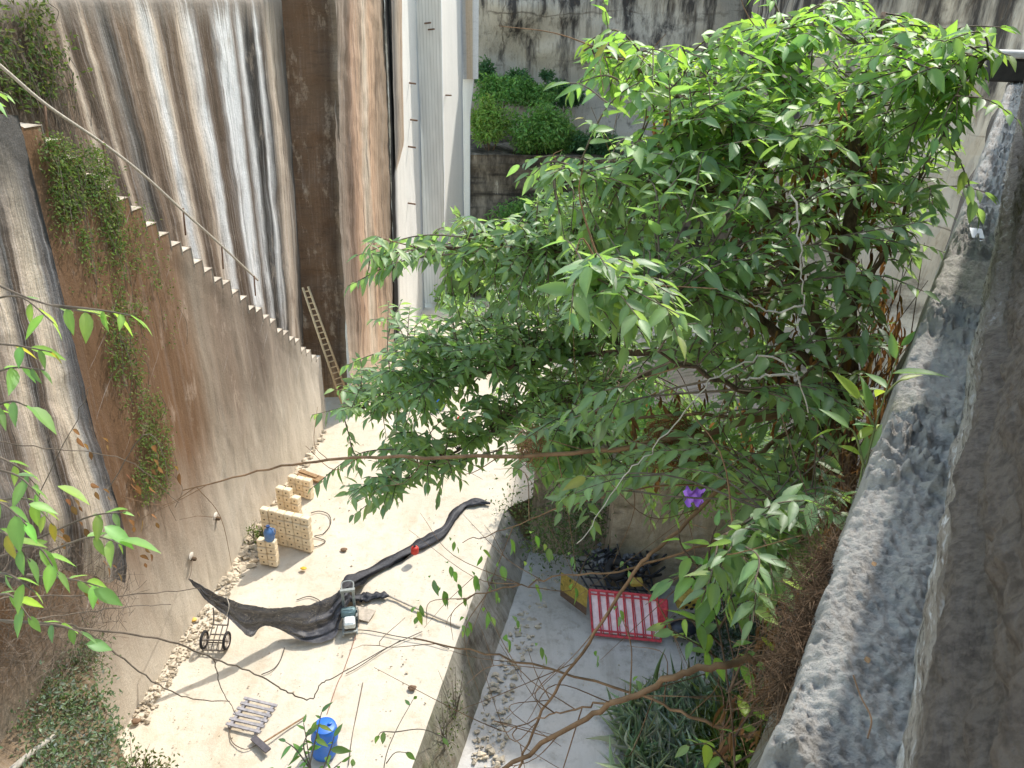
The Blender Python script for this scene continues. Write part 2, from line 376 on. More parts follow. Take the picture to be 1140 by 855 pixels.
for i in range(nst):
    ya = A[1]+(B[1]-A[1])*i/nst; yb = A[1]+(B[1]-A[1])*(i+1)/nst; zt = A[2]+(B[2]-A[2])*(i+.6)/nst+.11*math.sin(i*2.3)*math.cos(i*.9)
    w_ = .42+.25*i/nst+.12*math.sin(i*4.1)
    mb.add([lw(ya-.03, zt+.004, .02), lw(yb, zt+.004-.02, .02), lw(yb, zt+.03, -w_), lw(ya-.03, zt+.03, -w_)], [(0, 1, 2, 3)])
    zn = A[2]+(B[2]-A[2])*(i+1.6)/nst+.11*math.sin((i+1)*2.3)*math.cos((i+1)*.9)
    mb.add([lw(yb, zt+.004, .02), lw(yb, zn-.1, .02), lw(yb, zn-.1, -w_), lw(yb, zt+.004, -w_)], [(0, 1, 2, 3)])
tag(mb.build('stairs', m_tread), kind='structure')
# end of the lower wall (white corner)
m_end = rock_mat('wall_end_stone', [(0, lin(205, 200, 195)), (1, lin(190, 182, 172))], blot=.3)
V = []; UV = []
for j in range(30):
    for i in range(12):
        z = FZ-.2+(B[2]+.2-FZ)*j/29; p = lw(B[1], z)-NW*(1.6*i/11)+DW*(.1*(i/11)); V.append(p); UV.append((i/11, j/29))
sheet('wall_end', np.array(V), 12, 30, m_end, UV)
# --- return face (dark brown, faces the camera)
YR = 32.0
m_rf = rock_mat('return_face_stone', [(0, lin(64, 50, 40)), (.25, lin(92, 70, 54)), (.7, lin(106, 82, 64)), (.9, lin(86, 70, 58)), (1, lin(140, 124, 108))], streak=(.10, 14, 6), blot=.5, hz=.55, pale=(.02, .13, lin(196, 160, 124)), bump=.9)
pxpatch('return_face', ((0, YR, 0), (0.0, -1, 0)), [(270, 0), (330, 480)], [(374, 0), (381, 250), (388, 470)], -150, 480, 60, 140, m_rf, .14, (.6, .6, 1.2), 5)
# --- second wall (tan)
p2 = ony(376, 100, YR); S2n = np.array([math.cos(math.radians(7)), -math.sin(math.radians(7)), 0])
m_s2 = rock_mat('tan_wall_stone', [(0, lin(150, 136, 122)), (.10, lin(160, 140, 122)), (.20, lin(128, 104, 86)), (.30, lin(186, 152, 126)), (.42, lin(206, 172, 144)), (.55, lin(214, 196, 174)), (.68, lin(208, 172, 142)), (.82, lin(186, 158, 132)), (.95, lin(160, 138, 116)), (1, lin(110, 96, 84))], streak=(.45, 26, 2.2), warp=.03, blot=.3, topdark=(.72, .92, lin(150, 138, 126)), pale=(-.05, .2, lin(214, 194, 172)), bump=.6)
pxpatch('quarry_wall_tan', (p2, S2n), [(373, -10), (380, 250), (392, 470)], [(428, 0), (437, 300), (441, 470)], -150, 470, 90, 130, m_s2, .12, (.6, .6, .12), 6)
def ret(name, pa, pb, mat, z0=FZ-.5, z1=5.): # vertical joining face
    V = [(pa[0], pa[1], z0), (pb[0], pb[1], z0), (pa[0], pa[1], z1), (pb[0], pb[1], z1)]
    return sheet(name, np.array(V), 2, 2, mat, [(0, 0), (1, 0), (0, 1), (1, 1)])
# --- white wall and its dark joint
p3 = onpl(432, 150, p2, S2n)+np.array([.15, 0, 0])
W3 = [(0, lin(30, 28, 27)), (.10, lin(26, 25, 24)), (.14, lin(180, 176, 172)), (.2, lin(240, 234, 224)), (.5, lin(244, 239, 230)), (.9, lin(240, 235, 227)), (.97, lin(190, 192, 196)), (1, lin(170, 170, 174))]
m_s3 = rock_mat('white_wall_stone', W3, streak=(.12, 20, 1.5), warp=.02, blot=.0, bump=.25)
pxpatch('quarry_wall_white', (p3, S2n), [(429, 0), (435, 150), (441, 420)], [(465, 0), (470, 200), (475, 420)], -150, 420, 60, 80, m_s3, .05, (.5, .5, .15), 7)
# weathered skin left on the white wall
m_skin = rock_mat('weathered_skin', [(0, lin(150, 142, 134)), (.2, lin(110, 104, 98)), (.5, lin(186, 170, 152)), (1, lin(200, 172, 146))], streak=(.4, 14, 2), blot=.3)
pxpatch('weathered_skin', (p3+S2n*.12, S2n), [(435, 0), (438, 100), (441, 190)], [(447, 0), (450, 160), (441, 192)], -150, 190, 14, 50, m_skin, .03, (.8, .8, .5), 8)
# --- grey lined return
YG = p3[1]+8.6
YG = onpl(471, 200, p3, S2n)[1]
m_g = NT('lined_grey_stone'); o_ = m_g.obj(); s_ = m_g.sep(o_)
wv = m_g.math('PINGPONG', s_[0], .085); ln = m_g.rng(wv, .0, .016, 1, 0)
cg = m_g.mix(m_g.rng(m_g.noise(m_g.mapv(o_, (2, 2, .3)), 2, 6), .35, .7), lin(204, 200, 194), lin(220, 216, 210)); cg = m_g.mix(m_g.math('MULTIPLY', ln, .6), cg, lin(120, 112, 104))
m_g.bsdf(cg, .9); m_g = m_g.m
pxpatch('grey_return', ((0, YG, 0), (0.0, -1, 0)), [(463, 0), (470, 200), (474, 420)], [(491, 0), (494, 200), (497.5, 430)], -150, 430, 30, 60, m_g, .03, (.5, .5, .5), 9)
p4 = ony(493, 150, YG)
m_s4 = rock_mat('clean_white_stone', [(0, lin(232, 233, 236)), (.05, lin(244, 240, 232)), (.12, lin(240, 235, 226)), (.9, lin(240, 236, 228)), (1, lin(190, 190, 196))], streak=(.1, 16, 1.5), blot=0, bump=.2)
pxpatch('quarry_wall_pale', (p4, S2n), [(491, 0), (494, 200), (497.5, 430)], [(514, 0), (516, 215), (519, 420)], -150, 420, 30, 60, m_s4, .03, (.5, .5, .3), 10)
YH = onpl(516, 150, p4, S2n)[1]
m_s5 = rock_mat('tan_edge_stone', [(0, lin(190, 188, 190)), (.2, lin(196, 190, 184)), (.3, lin(204, 180, 156)), (.62, lin(206, 186, 162)), (.68, lin(222, 220, 220)), (1, lin(228, 228, 230))], streak=(.2, 8, 2), blot=.1, hz=.25)
pxpatch('far_corner', ((0, YH, 0), (0, -1, 0)), [(513, 0), (515.5, 90)], [(533, 0), (532.5, 90)], -150, 88, 20, 40, m_s5, .02, (.5, .5, .5), 14)
pxpatch('far_corner_base', ((0, YH+.25, 0), (0, -1, 0)), [(513, 80), (519, 420)], [(529, 80), (523.5, 128), (523, 420)], 80, 420, 12, 40, m_s4, .03, (.5, .5, .5), 16)
# --- far wall
m_far = NT('far_wall_stone'); o_ = m_far.obj(); s_ = m_far.sep(o_)
cf = m_far.mix(m_far.rng(m_far.noise(m_far.mapv(o_, (.25, .25, .5)), 1, 8, .6), .3, .7), lin(176, 166, 152), lin(200, 191, 178))
dk = m_far.noise(m_far.mapv(o_, (1.0, 1, .10)), .9, 7, .68)
topm = m_far.rng(s_[2], -7, 1.5, .0, .22)
cf = m_far.mix(m_far.rng(m_far.math('ADD', dk, topm), .60, .74), cf, lin(74, 70, 68))
b2_ = m_far.noise(m_far.mapv(o_, (.22, .2, .4)), 1, 7, .7); cf = m_far.mix(m_far.rng(b2_, .56, .68, 0, .8), cf, lin(92, 86, 80))
jx = m_far.math('PINGPONG', m_far.math('ADD', s_[0], m_far.math('MULTIPLY', m_far.noise(m_far.mapv(o_, (.3, .3, .6)), 1, 5), 1.6)), 2.1); jz = m_far.math('PINGPONG', m_far.math('ADD', s_[2], m_far.math('MULTIPLY', m_far.noise(m_far.mapv(o_, (.12, .3, .3)), 1, 5), 2.2)), 1.7)
jm = m_far.noise(o_, .35, 3); cf = m_far.mix(m_far.math('MULTIPLY', m_far.rng(m_far.math('MINIMUM', jx, jz), 0, .07, .75, 0), m_far.rng(jm, .45, .6)), cf, lin(80, 70, 62))
fs = m_far.noise(m_far.mapv(o_, (5, 5, .5)), 1, 7, .7); cf = m_far.mix(m_far.rng(fs, .52, .7, 0, .5), cf, lin(120, 104, 88))
m_far.bsdf(cf, .92, m_far.bump(m_far.math('ADD', fs, dk), .6, .2), 0, .1); m_far = m_far.m
YF = 62.
def ygrid(name, x0, x1, z0, z1, y, nx, nz, mat, disp, seed, sk=0.):
    V = np.array([(x, y+sk*(x-x0), z) for z in np.linspace(z0, z1, nz) for x in np.linspace(x0, x1, nx)])
    V[:, 1] += disp*fbm(V*np.array([.15, .15, .25]), 5, seed); return sheet(name, V, nx, nz, mat)
ygrid('far_cliff', -14, 75, -22, 14, YF, 200, 90, m_far, 1.0, 31)
# ledge in front of it
m_led = NT('dark_ledge_stone'); o_ = m_led.obj()
a_ = m_led.noise(m_led.mapv(o_, (1.2, 1.2, .35)), 1, 8, .7); b_ = m_led.noise(m_led.mapv(o_, (.2, .2, 2.2)), 1, 6, .6)
cl = m_led.mix(m_led.rng(a_, .42, .62), lin(78, 70, 62), lin(140, 128, 114)); cl = m_led.mix(m_led.rng(b_, .5, .62, 0, .8), cl, lin(52, 47, 43)); cl = m_led.mix(m_led.rng(a_, .62, .72), cl, lin(200, 190, 176))
m_led.bsdf(cl, .95, m_led.bump(m_led.math('ADD', a_, b_), .8, .2)); m_led = m_led.m
ZL = ony(580, 172, 54)[2]
ygrid('dark_ledge', -6, 24, -22, ZL, 54, 120, 50, m_led, .7, 33)
V = np.array([(x, y, ZL-.05) for y in np.linspace(53.9, 62.5, 20) for x in np.linspace(-6, 24, 60)]); V[:, 2] += .35*fbm(V*.5, 4, 3)*np.clip((V[:, 1]-54)/1.5, 0, 1)
sheet('ledge_top', V, 60, 20, m_led)
# --- rock masses on the right: pit back wall, cliff added to shade the pit
def block(name, pts, z0, z1, mat, disp, seed, n=24, nz=30, k=.45):
    """closed rock prism over a polygon"""
    P = np.array(pts, float); ring = []
    for i in range(len(P)):
        a, b = P[i], P[(i+1) % len(P)]
        ring += [a+(b-a)*q/n for q in range(n)]
    ring = np.array(ring); m = len(ring); cen = ring.mean(0); V = []; UV = []
    for j in range(nz):
        z = z0+(z1-z0)*j/(nz-1)
        for i in range(m): V.append((ring[i][0], ring[i][1], z)); UV.append((i/m, j/(nz-1)))
    V = np.array(V); d = disp*fbm(V*np.array([k, k, k*.6]), 5, seed); out = nrm(V[:, :2]-cen); V[:, :2] += out*d[:, None]
    b = np.arange((nz-1)*m); j = b//m; i = b % m; q = np.stack([j*m+i, j*m+(i+1) % m, (j+1)*m+(i+1) % m, (j+1)*m+i], 1)
    top = len(V); V = np.vstack([V, [[cen[0], cen[1], z1+.1]]]); UV.append((.5, 1))
    i = np.arange(m); t = np.stack([(nz-1)*m+i, (nz-1)*m+(i+1) % m, np.full(m, top)], 1)
    me = fast_mesh(name, V, [q, t]); L = me.uv_layers.new(name='UVMap'); idx = np.zeros(len(me.loops), np.int32); me.loops.foreach_get('vertex_index', idx)
    L.data.foreach_set('uv', np.asarray(UV, np.float32)[idx].ravel())
    o = link(name, me, mat); o['kind'] = 'structure'; return o
m_pw = rock_mat('pit_wall_stone', [(0, lin(176, 156, 132)), (.3, lin(190, 172, 148)), (.6, lin(170, 150, 128)), (1, lin(186, 170, 150))], streak=(.5, 60, 1.4), blot=.5, moss=.3)
block('pit_back_wall', [(.85, 23.3), (3.4, 23.2), (3.5, 21.6), (16, 21.4), (16, 33), (4.5, 33), (2.2, 28)], PZ-.3, -14.8, m_pw, .12, 41)
m_rm = rock_mat('shading_cliff_stone', [(0, lin(150, 138, 122)), (.3, lin(176, 162, 142)), (.6, lin(140, 126, 110)), (1, lin(160, 148, 132))], streak=(.5, 70, 1.6), blot=.7, moss=.2)
block('shading_cliff', [(11.2, 33), (20, 29), (40, 40), (40, 60), (16, 58)], FZ-2, 7.5, m_far, .5, 43)  # mass added behind the tree, placed and raised to shade the pit

# ================= NEAR LEDGE, PARAPET, CLIFF =================
AL = math.radians(31.1); LD = np.array([math.sin(AL), math.cos(AL), 0]); LN = np.array([-LD[1], LD[0], 0])
def lp(s, l, z): return LD*s+LN*l+np.array([0, 0, z])
t = NT('mortar_ledge'); o = t.obj(); n1 = t.noise(o, 5, 8, .65); n2 = t.noise(o, 30, 8, .7); n3 = t.noise(o, 120, 5, .7); vo = t.vor(o, 34)
c = t.mix(t.rng(n1, .35, .65), lin(154, 150, 144), lin(190, 185, 178)); c = t.mix(t.rng(n2, .5, .75, 0, .45), c, lin(128, 125, 124)); c = t.mix(t.rng(n2, .63, .70, 0, .4), c, lin(96, 93, 92)); c = t.mix(t.rng(n3, .55, .75, 0, .5), c, lin(186, 178, 166))
t.bsdf(c, .9, t.bump(t.math('ADD', n2, t.math('MULTIPLY', n3, .35)), 1., .02), 0, .2); m_ledge = t.m
def remap_s(a): return .25*(26/.25)**a
NS, NL = 1500, 60; V = []
aa = np.linspace(0, 1, NS); ll = np.linspace(.14, -.135, NL)
for a in aa:
    s = remap_s(a)
    for l in ll: V.append((s, l, 0))
V = np.array(V); q = V.copy(); sc_ = np.stack([V[:, 0]*9, V[:, 1]*12, V[:, 1]*0], 1)
h = .020*fbm(sc_, 4, 51)+.010*fbm(np.stack([V[:, 0]*80, V[:, 1]*70, V[:, 1]*0], 1), 3, 58); b = vnoise(np.stack([V[:, 0]*3.2, V[:, 1]*3, V[:, 1]*0], 1), 52)
pb = np.abs(vnoise(np.stack([V[:, 0]*26, V[:, 1]*24, V[:, 1]*0], 1), 53)); h = h+np.where(b > -.1, (.055*(1-pb)**2+.022*vnoise(np.stack([V[:, 0]*60, V[:, 1]*60, V[:, 1]*0], 1), 57))*np.clip((b+.1)*3, 0, 1), 0.004*pb)
edge = V[:, 1]-.083-.012*fbm(np.stack([V[:, 0]*6, V[:, 0]*0, V[:, 0]*0], 1), 4, 54)
zz = -1.2+h-np.clip(edge, 0, 1)*9*np.clip(edge/.02, 0, 1)-np.clip(edge+.015, 0, .03)*.4
lat = V[:, 1]+.02*fbm(np.stack([V[:, 0]*1.5, V[:, 0]*0, V[:, 0]*0+3], 1), 3, 55)*0
W = np.stack([LD[0]*V[:, 0]+LN[0]*lat, LD[1]*V[:, 0]+LN[1]*lat, zz], 1)
sheet('ledge', W, NL, NS, m_ledge, flip=True)
# parapet face right of the ledge
t = NT('parapet_stone'); o = t.obj(); mp = t.mapv(o, (1, 1, 1), rot=(0, 0, AL))
n0 = t.noise(t.mapv(mp, (6, .9, 10)), 1, 7, .65); n1 = t.noise(t.mapv(mp, (40, 9, 60)), 1, 7, .65); n2 = t.noise(o, 46, 6, .65)
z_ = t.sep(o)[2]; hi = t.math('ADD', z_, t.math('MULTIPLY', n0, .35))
c = t.mix(t.rng(n0, .35, .65), lin(126, 114, 103), lin(192, 184, 173)); c = t.mix(t.rng(n1, .54, .64, 0, .9), c, lin(76, 68, 62)); c = t.mix(t.rng(n1, .46, .34, 0, .9), c, lin(214, 212, 212))
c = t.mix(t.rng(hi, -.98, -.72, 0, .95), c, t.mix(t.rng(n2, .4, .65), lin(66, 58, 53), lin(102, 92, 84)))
c = t.mix(t.rng(n2, .55, .7, 0, .5), c, lin(70, 64, 60))
t.bsdf(c, .92, t.bump(t.math('ADD', t.math('ADD', n0, n1), t.math('MULTIPLY', n2, .6)), .8, .02), 0, .2); m_par = t.m
NZ = 130; V = []
zs = np.linspace(-1.24, .36, NZ)
for a in aa:
    s = remap_s(a)
    for z in zs: V.append((s, -.10, z))
V = np.array(V); up = np.clip((V[:, 2]+1.2)/.5, 0, 1)
d = .03*fbm(np.stack([V[:, 0]*2.2, V[:, 2]*9, V[:, 0]*0], 1), 5, 61)+.016*fbm(np.stack([V[:, 0]*14, V[:, 2]*26, V[:, 0]*0], 1), 4, 62)
stepz = -.93+.05*fbm(np.stack([V[:, 0]*1.6, V[:, 0]*0, V[:, 0]*0], 1), 4, 63)
lat = -.112+d*(.35+.65*up)-.045*np.clip((V[:, 2]-stepz)/.02, 0, 1)
W = np.stack([LD[0]*V[:, 0]+LN[0]*lat, LD[1]*V[:, 0]+LN[1]*lat, V[:, 2]], 1)
sheet('parapet', W, NZ, NS, m_par)
mb = MB(); mb.add([lp(.25, -.15, .36), lp(26, -.15, .36), lp(26, -3, .38), lp(.25, -3, .38)], [(0, 1, 2, 3)]); tag(mb.build('parapet_top', m_par), kind='structure')
# cliff below the ledge
m_nc = rock_mat('near_cliff_stone', [(0, lin(96, 92, 88)), (.3, lin(120, 116, 112)), (.6, lin(100, 94, 88)), (1, lin(116, 110, 104))], streak=(.4, 160, 2), blot=.6, moss=.25)
V = []; UV = []
NS2, NZ2 = 160, 70
for i in range(NS2):
    s = .1+29*(i/(NS2-1))**1.6
    for k in range(NZ2):
        b = (k/(NZ2-1))**1.8; z = -1.215+(PZ-.4+1.215)*b; l = .072+.035*min(1, (-1.215-z)/.6); V.append((s, l, z)); UV.append((i/(NS2-1), 1-b))
V = np.array(V); V[:, 1] += (.07*fbm(V*np.array([1.2, 1, 1.4]), 5, 71))*np.clip((-1.235-V[:, 2])/.3, 0, 1)
W = np.stack([LD[0]*V[:, 0]+LN[0]*V[:, 1], LD[1]*V[:, 0]+LN[1]*V[:, 1], V[:, 2]], 1)
sheet('near_cliff', W, NZ2, NS2, m_nc, UV)
# dark slab closing the far end of the ledge
fe = lp(16, -.15, -.9)

# ================= FOLIAGE TOOLS =================
def leaf_mat(name, trans=(.30, .50, .06), tf=.47, rough=.48, spec=.7):
    t = NT(name); a = t.n('VertexColor', layer_name='tint').outputs[0]
    o = t.obj(); nz = t.noise(o, 60, 3); col = t.mix(t.rng(nz, .3, .7, 0, .35), a, t.mix(.5, a, (.02, .04, .015)))
    d = t.n('BsdfPrincipled'); t.l(col, d.inputs['Base Color']); d.inputs['Roughness'].default_value = rough; d.inputs['Specular IOR Level'].default_value = spec
    tr = t.n('BsdfTranslucent'); t.l(t.mix(.55, t.mix(1., a, (2.6, 2.6, 1.5), 'MULTIPLY'), trans), tr.inputs[0])
    m = t.n('MixShader'); m.inputs[0].default_value = tf; t.l(d.outputs[0], m.inputs[1]); t.l(tr.outputs[0], m.inputs[2]); t.l(m.outputs[0], t.out.inputs[0])
    return t.m
def leaves(name, base, axis, normal, L, W, tint, mat, parent=None, full=True, droop=.18):
    base = np.asarray(base, float); n = len(base); ax = nrm(axis); no = nrm(np.asarray(normal)-ax*np.sum(np.asarray(normal)*ax, 1, keepdims=True)); si = np.cross(no, ax)
    L = np.asarray(L, float)[:, None]; W = np.asarray(W, float)[:, None]
    if full == 2 or full is True:
        ts_ = [.12, .3, .5, .7, .87]; ws_ = [.30, .48, .47, .32, .14]; md = [-.005, -.025, -.06, -.11, -.165]
        tpl = [(0, 0, 0)]+[(q, 0, z) for q, z in zip(ts_, md)]+[(1, 0, -.21)]+[(q, w_, z+.07*w_*2) for q, w_, z in zip(ts_, ws_, md)]+[(q, -w_, z+.07*w_*2) for q, w_, z in zip(ts_, ws_, md)]
        fa = [[(0, 1, 7), (0, 12, 1), (5, 6, 11), (5, 16, 6)], [(q, q+1, q+7, q+6) for q in range(1, 5)]+[(q, q+11, q+12, q+1) for q in range(1, 5)]]
    elif full: tpl = [(0, 0, 0), (.32, 0, -.03), (.66, 0, -.08), (1, 0, -.2), (.26, .5, .06), (.62, .36, -.02), (.26, -.5, .06), (.62, -.36, -.02)]; fa = [[(0, 1, 4), (0, 6, 1), (2, 3, 5), (2, 7, 3)], [(1, 2, 5, 4), (1, 6, 7, 2)]]
    else: tpl = [(0, 0, 0), (.45, .5, .05), (1, 0, -.12), (.45, -.5, .05)]; fa = [[(0, 2, 1), (0, 3, 2)], []]
    k = len(tpl); V = np.zeros((n, k, 3))
    for i, (a, b, c) in enumerate(tpl):
        cc = c*(droop/.2) if c < 0 else c
        V[:, i] = base+ax*L*a+si*W*b+no*(L*cc if (c < 0 or k == 17) else W*c*2.2)
    off = (np.arange(n)*k)[:, None, None]; fs = [(np.array(q)[None]+off).reshape(-1, len(q[0])) for q in fa if q]
    me = fast_mesh(name, V.reshape(-1, 3), fs)
    at = me.color_attributes.new('tint', 'FLOAT_COLOR', 'POINT'); col = np.ones((n, k, 4)); col[:, :, :3] = np.asarray(tint)[:, None, :]
    
    if k == 17: col[:, 1:6, :3] *= 1.28; col[:, 7:, :3] *= .93
    at.data.foreach_set('color', col.astype(np.float32).ravel())
    return link(name, me, mat, parent, full is True)
def tints(n, pal, wts, var=.25, rng=RNG):
    p = np.array(pal)[rng.choice(len(pal), n, p=np.array(wts)/sum(wts))]
    return p*(1+var*(rng.random((n, 1))*2-1))*(1+.08*rng.standard_normal((n, 3)))
GREEN = [(.105, .20, .075), (.14, .25, .08), (.18, .30, .065), (.25, .35, .06), (.34, .24, .03)]
m_leaf = leaf_mat('broad_leaf'); m_dryleaf = leaf_mat('dry_leaf', (.22, .11, .04), .25, .8, .1); m_small = leaf_mat('small_leaf', (.2, .3, .05), .35, .6, .2)
m_bark = NT('bark'); o = m_bark.obj(); q = m_bark.noise(m_bark.mapv(o, (1, 1, .3)), 30, 6, .7); m_bark.bsdf(m_bark.mix(m_bark.rng(q, .3, .7), lin(58, 46, 38), lin(120, 100, 84)), .9, m_bark.bump(q, .6, .01), 0, .1); m_bark = m_bark.m
m_twig = simple('grey_twig', lin(104, 92, 80), .85, var=.4, sc=20, spec=.15); m_pale = simple('pale_twig', lin(176, 166, 152), .85, var=.25, sc=20, spec=.15); m_dead = simple('dead_wood', lin(124, 96, 72), .85, var=.4, sc=14, spec=.15, bump=.5)
UP = np.array([0, 0, 1.])
class Spray:
    """collects the leaves of one plant"""
    def __init__(s): s.b = []; s.a = []; s.n = []; s.L = []; s.W = []
    def twig(s, pts, length=.6, sp=.042, L=.105, W=.036, down=.55, fwd=.5, rng=RNG, jit=.28):
        pts = np.asarray(pts); seg = np.linalg.norm(np.diff(pts, axis=0), axis=1); cum = np.concatenate([[0], np.cumsum(seg)]); tot = cum[-1]
        st = max(0, tot-length); k = 0
        for x in np.arange(st+sp*.3, tot+sp*.1, sp):
            p = np.array([np.interp(x, cum, pts[:, i]) for i in range(3)]); q = np.array([np.interp(max(0, x-.04), cum, pts[:, i]) for i in range(3)])
            d = nrm(p-q) if x > .03 else nrm(pts[1]-pts[0]); sd = np.cross(d, UP); sd = nrm(sd) if np.linalg.norm(sd) > .15 else nrm(rng.standard_normal(3))
            f = (x-st)/max(tot-st, .01); e = 1 if k % 2 else -1; last = x > tot-sp
            a = nrm(d*(fwd+(.8 if last else 0))+sd*e*(.8 if not last else .1)-UP*down*(.6+.8*rng.random())+jit*rng.standard_normal(3))
            nn = nrm(UP*.9+d*.15+sd*e*.35+.35*rng.standard_normal(3))
            z = (.6+.6*math.sin(math.pi*min(1, .12+f*.75)))*(.6+.65*rng.random())
            s.b.append(p); s.a.append(a); s.n.append(nn); s.L.append(L*z); s.W.append(W*z*(.85+.3*rng.random())); k += 1
    def build(s, name, mat, parent, pal=GREEN, wts=(.36, .34, .2, .09, .01), rng=RNG, tint=None, **k):
        n = len(s.b); return leaves(name, s.b, s.a, s.n, s.L, s.W, tints(n, pal, wts) if tint is None else tint, mat, parent, **k)
def inpoly(x, y, P):
    c = False; j = len(P)-1
    for i in range(len(P)):
        if ((P[i][1] > y) != (P[j][1] > y)) and (x < (P[j][0]-P[i][0])*(y-P[i][1])/(P[j][1]-P[i][1]+1e-9)+P[i][0]): c = not c
        j = i
    return c
def sample_poly(P, n, rng=RNG):
    xs = [p[0] for p in P]; ys = [p[1] for p in P]; out = []
    while len(out) < n:
        x = rng.uniform(min(xs), max(xs)); y = rng.uniform(min(ys), max(ys))
        if inpoly(x, y, P): out.append((x, y))
    return out
def P3(l): return [atd(*q) for q in l]

# ================= THE TREE =================
tb = lp(4.45, .16, -3.3)
tree = thing('tree', tuple(tb), 'large leafy tree beside the mortar ledge with drooping branches spread over the quarry', 'tree')
trunk = MB(); limbs = []
def limb(ctrl, r0, r1, n=7, mb=trunk, keep=True):
    p = smoothpath(ctrl, 8); p = p+.012*RNG.standard_normal(p.shape)*np.linspace(0, 1, len(p))[:, None]
    mb.tube(p, np.linspace(r0, r1, len(p)), n)
    if keep: limbs.append(p)
    return p
root = [tb+np.array([0, 0, -.5])-LN*.1, tb]
limb(root+P3([(945, 420, 4.25), (944, 280, 4.1), (952, 160, 4.1), (968, 70, 4.1), (985, 15, 4.1)]), .062, .012, 9)
limb(root+P3([(925, 420, 4.25), (886, 310, 4.2), (850, 200, 4.05), (836, 100, 3.95)]), .05, .008, 8)
limb(P3([(944, 330, 4.15), (905, 210, 4.0), (874, 130, 3.85), (856, 30, 3.7)]), .028, .007)
limb(P3([(932, 430, 4.25), (800, 325, 4.2), (650, 285, 4.5), (510, 275, 4.75), (412, 282, 4.85)]), .034, .006)
limb(P3([(935, 460, 4.3), (810, 400, 4.6), (650, 395, 5.1), (500, 425, 5.4), (385, 462, 5.6)]), .034, .006)
limb(P3([(780, 400, 4.7), (640, 440, 5.2), (520, 495, 5.4), (425, 555, 5.5)]), .020, .005)
limb(P3([(946, 260, 4.1), (800, 212, 3.7), (690, 205, 3.45), (612, 195, 3.3)]), .022, .005)
limb(P3([(900, 320, 4.1), (790, 330, 3.3), (710, 320, 2.9), (650, 308, 2.7)]), .020, .005)
limb(P3([(953, 170, 4.1), (1020, 110, 3.6), (1105, 62, 3.2)]), .018, .005)
limb(P3([(852, 190, 4.0), (765, 115, 3.75), (690, 65, 3.6), (652, 55, 3.6)]), .016, .004)
limb(P3([(920, 480, 4.2), (820, 430, 3.3), (730, 395, 3.0)]), .018, .005)
limb(P3([(948, 350, 4.2), (990, 270, 3.9), (1030, 190, 3.8)]), .018, .005)
limb(P3([(930, 500, 4.2), (860, 560, 3.2), (800, 600, 2.7)]), .014, .005)
limb(P3([(940, 520, 4.3), (880, 540, 4.2), (760, 520, 4.6), (640, 520, 4.9)]), .016, .004)
ALL = np.vstack(limbs)
sp = Spray(); tw = MB()
regions = [
 ([(396, 282), (470, 252), (560, 240), (660, 250), (720, 300), (640, 335), (540, 300), (470, 300), (405, 318)], 4.3, 5.0, 80, .55),
 ([(500, 238), (600, 215), (680, 230), (690, 350), (600, 365), (530, 335), (505, 300)], 4.2, 5.3, 110, .5),
 ([(440, 335), (560, 300), (640, 310), (720, 400), (660, 470), (520, 480), (420, 430)], 4.8, 6.2, 150, .5),
 ([(560, 440), (720, 420), (860, 430), (880, 520), (720, 540), (600, 530)], 3.8, 5.6, 90, .4),
 ([(352, 462), (385, 402), (440, 375), (520, 345), (610, 330), (700, 380), (690, 470), (600, 505), (540, 500), (500, 540), (400, 572), (372, 540), (432, 480)], 4.7, 6.0, 290, .5),
 ([(592, 190), (650, 182), (760, 120), (900, 100), (1000, 150), (1040, 230), (1000, 330), (900, 400), (760, 410), (650, 340), (610, 250)], 2.9, 5.0, 620, .5),
 ([(642, 62), (690, 34), (770, 75), (800, 30), (870, 8), (960, 0), (1050, 30), (1112, 42), (1060, 90), (1075, 130), (1060, 180), (1030, 180), (940, 150), (800, 140), (700, 120), (665, 100)], 3.0, 4.5, 290, .45),
 ([(880, 400), (980, 330), (1010, 300), (1040, 240), (1020, 300), (985, 400), (940, 500), (910, 600), (880, 620), (850, 540), (960, 260)], 3.0, 4.3, 130, .4),
 ([(560, 490), (700, 470), (860, 470), (900, 560), (820, 620), (700, 560), (600, 560)], 3.4, 5.2, 75, .3),
 ([(850, 560), (960, 540), (930, 640), (860, 690), (830, 640)], 2.5, 3.4, 44, .3),
 ([(760, 585), (810, 575), (850, 620), (860, 690), (800, 700), (760, 650)], 2.3, 2.9, 16, .25),
 ([(600, 300), (700, 280), (790, 310), (800, 370), (700, 390), (620, 350)], 2.3, 2.8, 30, .42)]
def grow(tip, ln, sp_, tw_, pts, rng=RNG):
    d = np.linalg.norm(pts-tip, axis=1); sc_ = d+.25*np.maximum(0, pts[:, 2]-tip[2]+.0)
    k = np.argsort(sc_)[int(rng.integers(0, 4))]; p = pts[k]; v = tip-p; D = np.linalg.norm(v)
    mid = p+v*.55+UP*(.10*D)+.06*D*rng.standard_normal(3); path = smoothpath([p, mid, tip], 6)
    tw_.tube(path, np.linspace(.0045+.002*D, .0018, len(path)), 4, cap=False)
    L = min(D*.9, ln*(.8+.4*rng.random())); zc = tip@_f
    sp_.twig(path, max(.16, L), sp=.032, L=.092, W=.035, down=.30, jit=.30)
    if D > .45:                                     # a side shoot
        b = path[len(path)//2]; q = b+nrm(v+.9*np.linalg.norm(v)*rng.standard_normal(3)*np.array([1, 1, .35]))*min(.4, D*.5)-UP*.06
        pa = smoothpath([b, (b+q)/2+UP*.03, q], 4); tw_.tube(pa, np.linspace(.004, .0016, len(pa)), 4, cap=False); sp_.twig(pa, .3, sp=.032, L=.086, W=.033, down=.30, jit=.30)
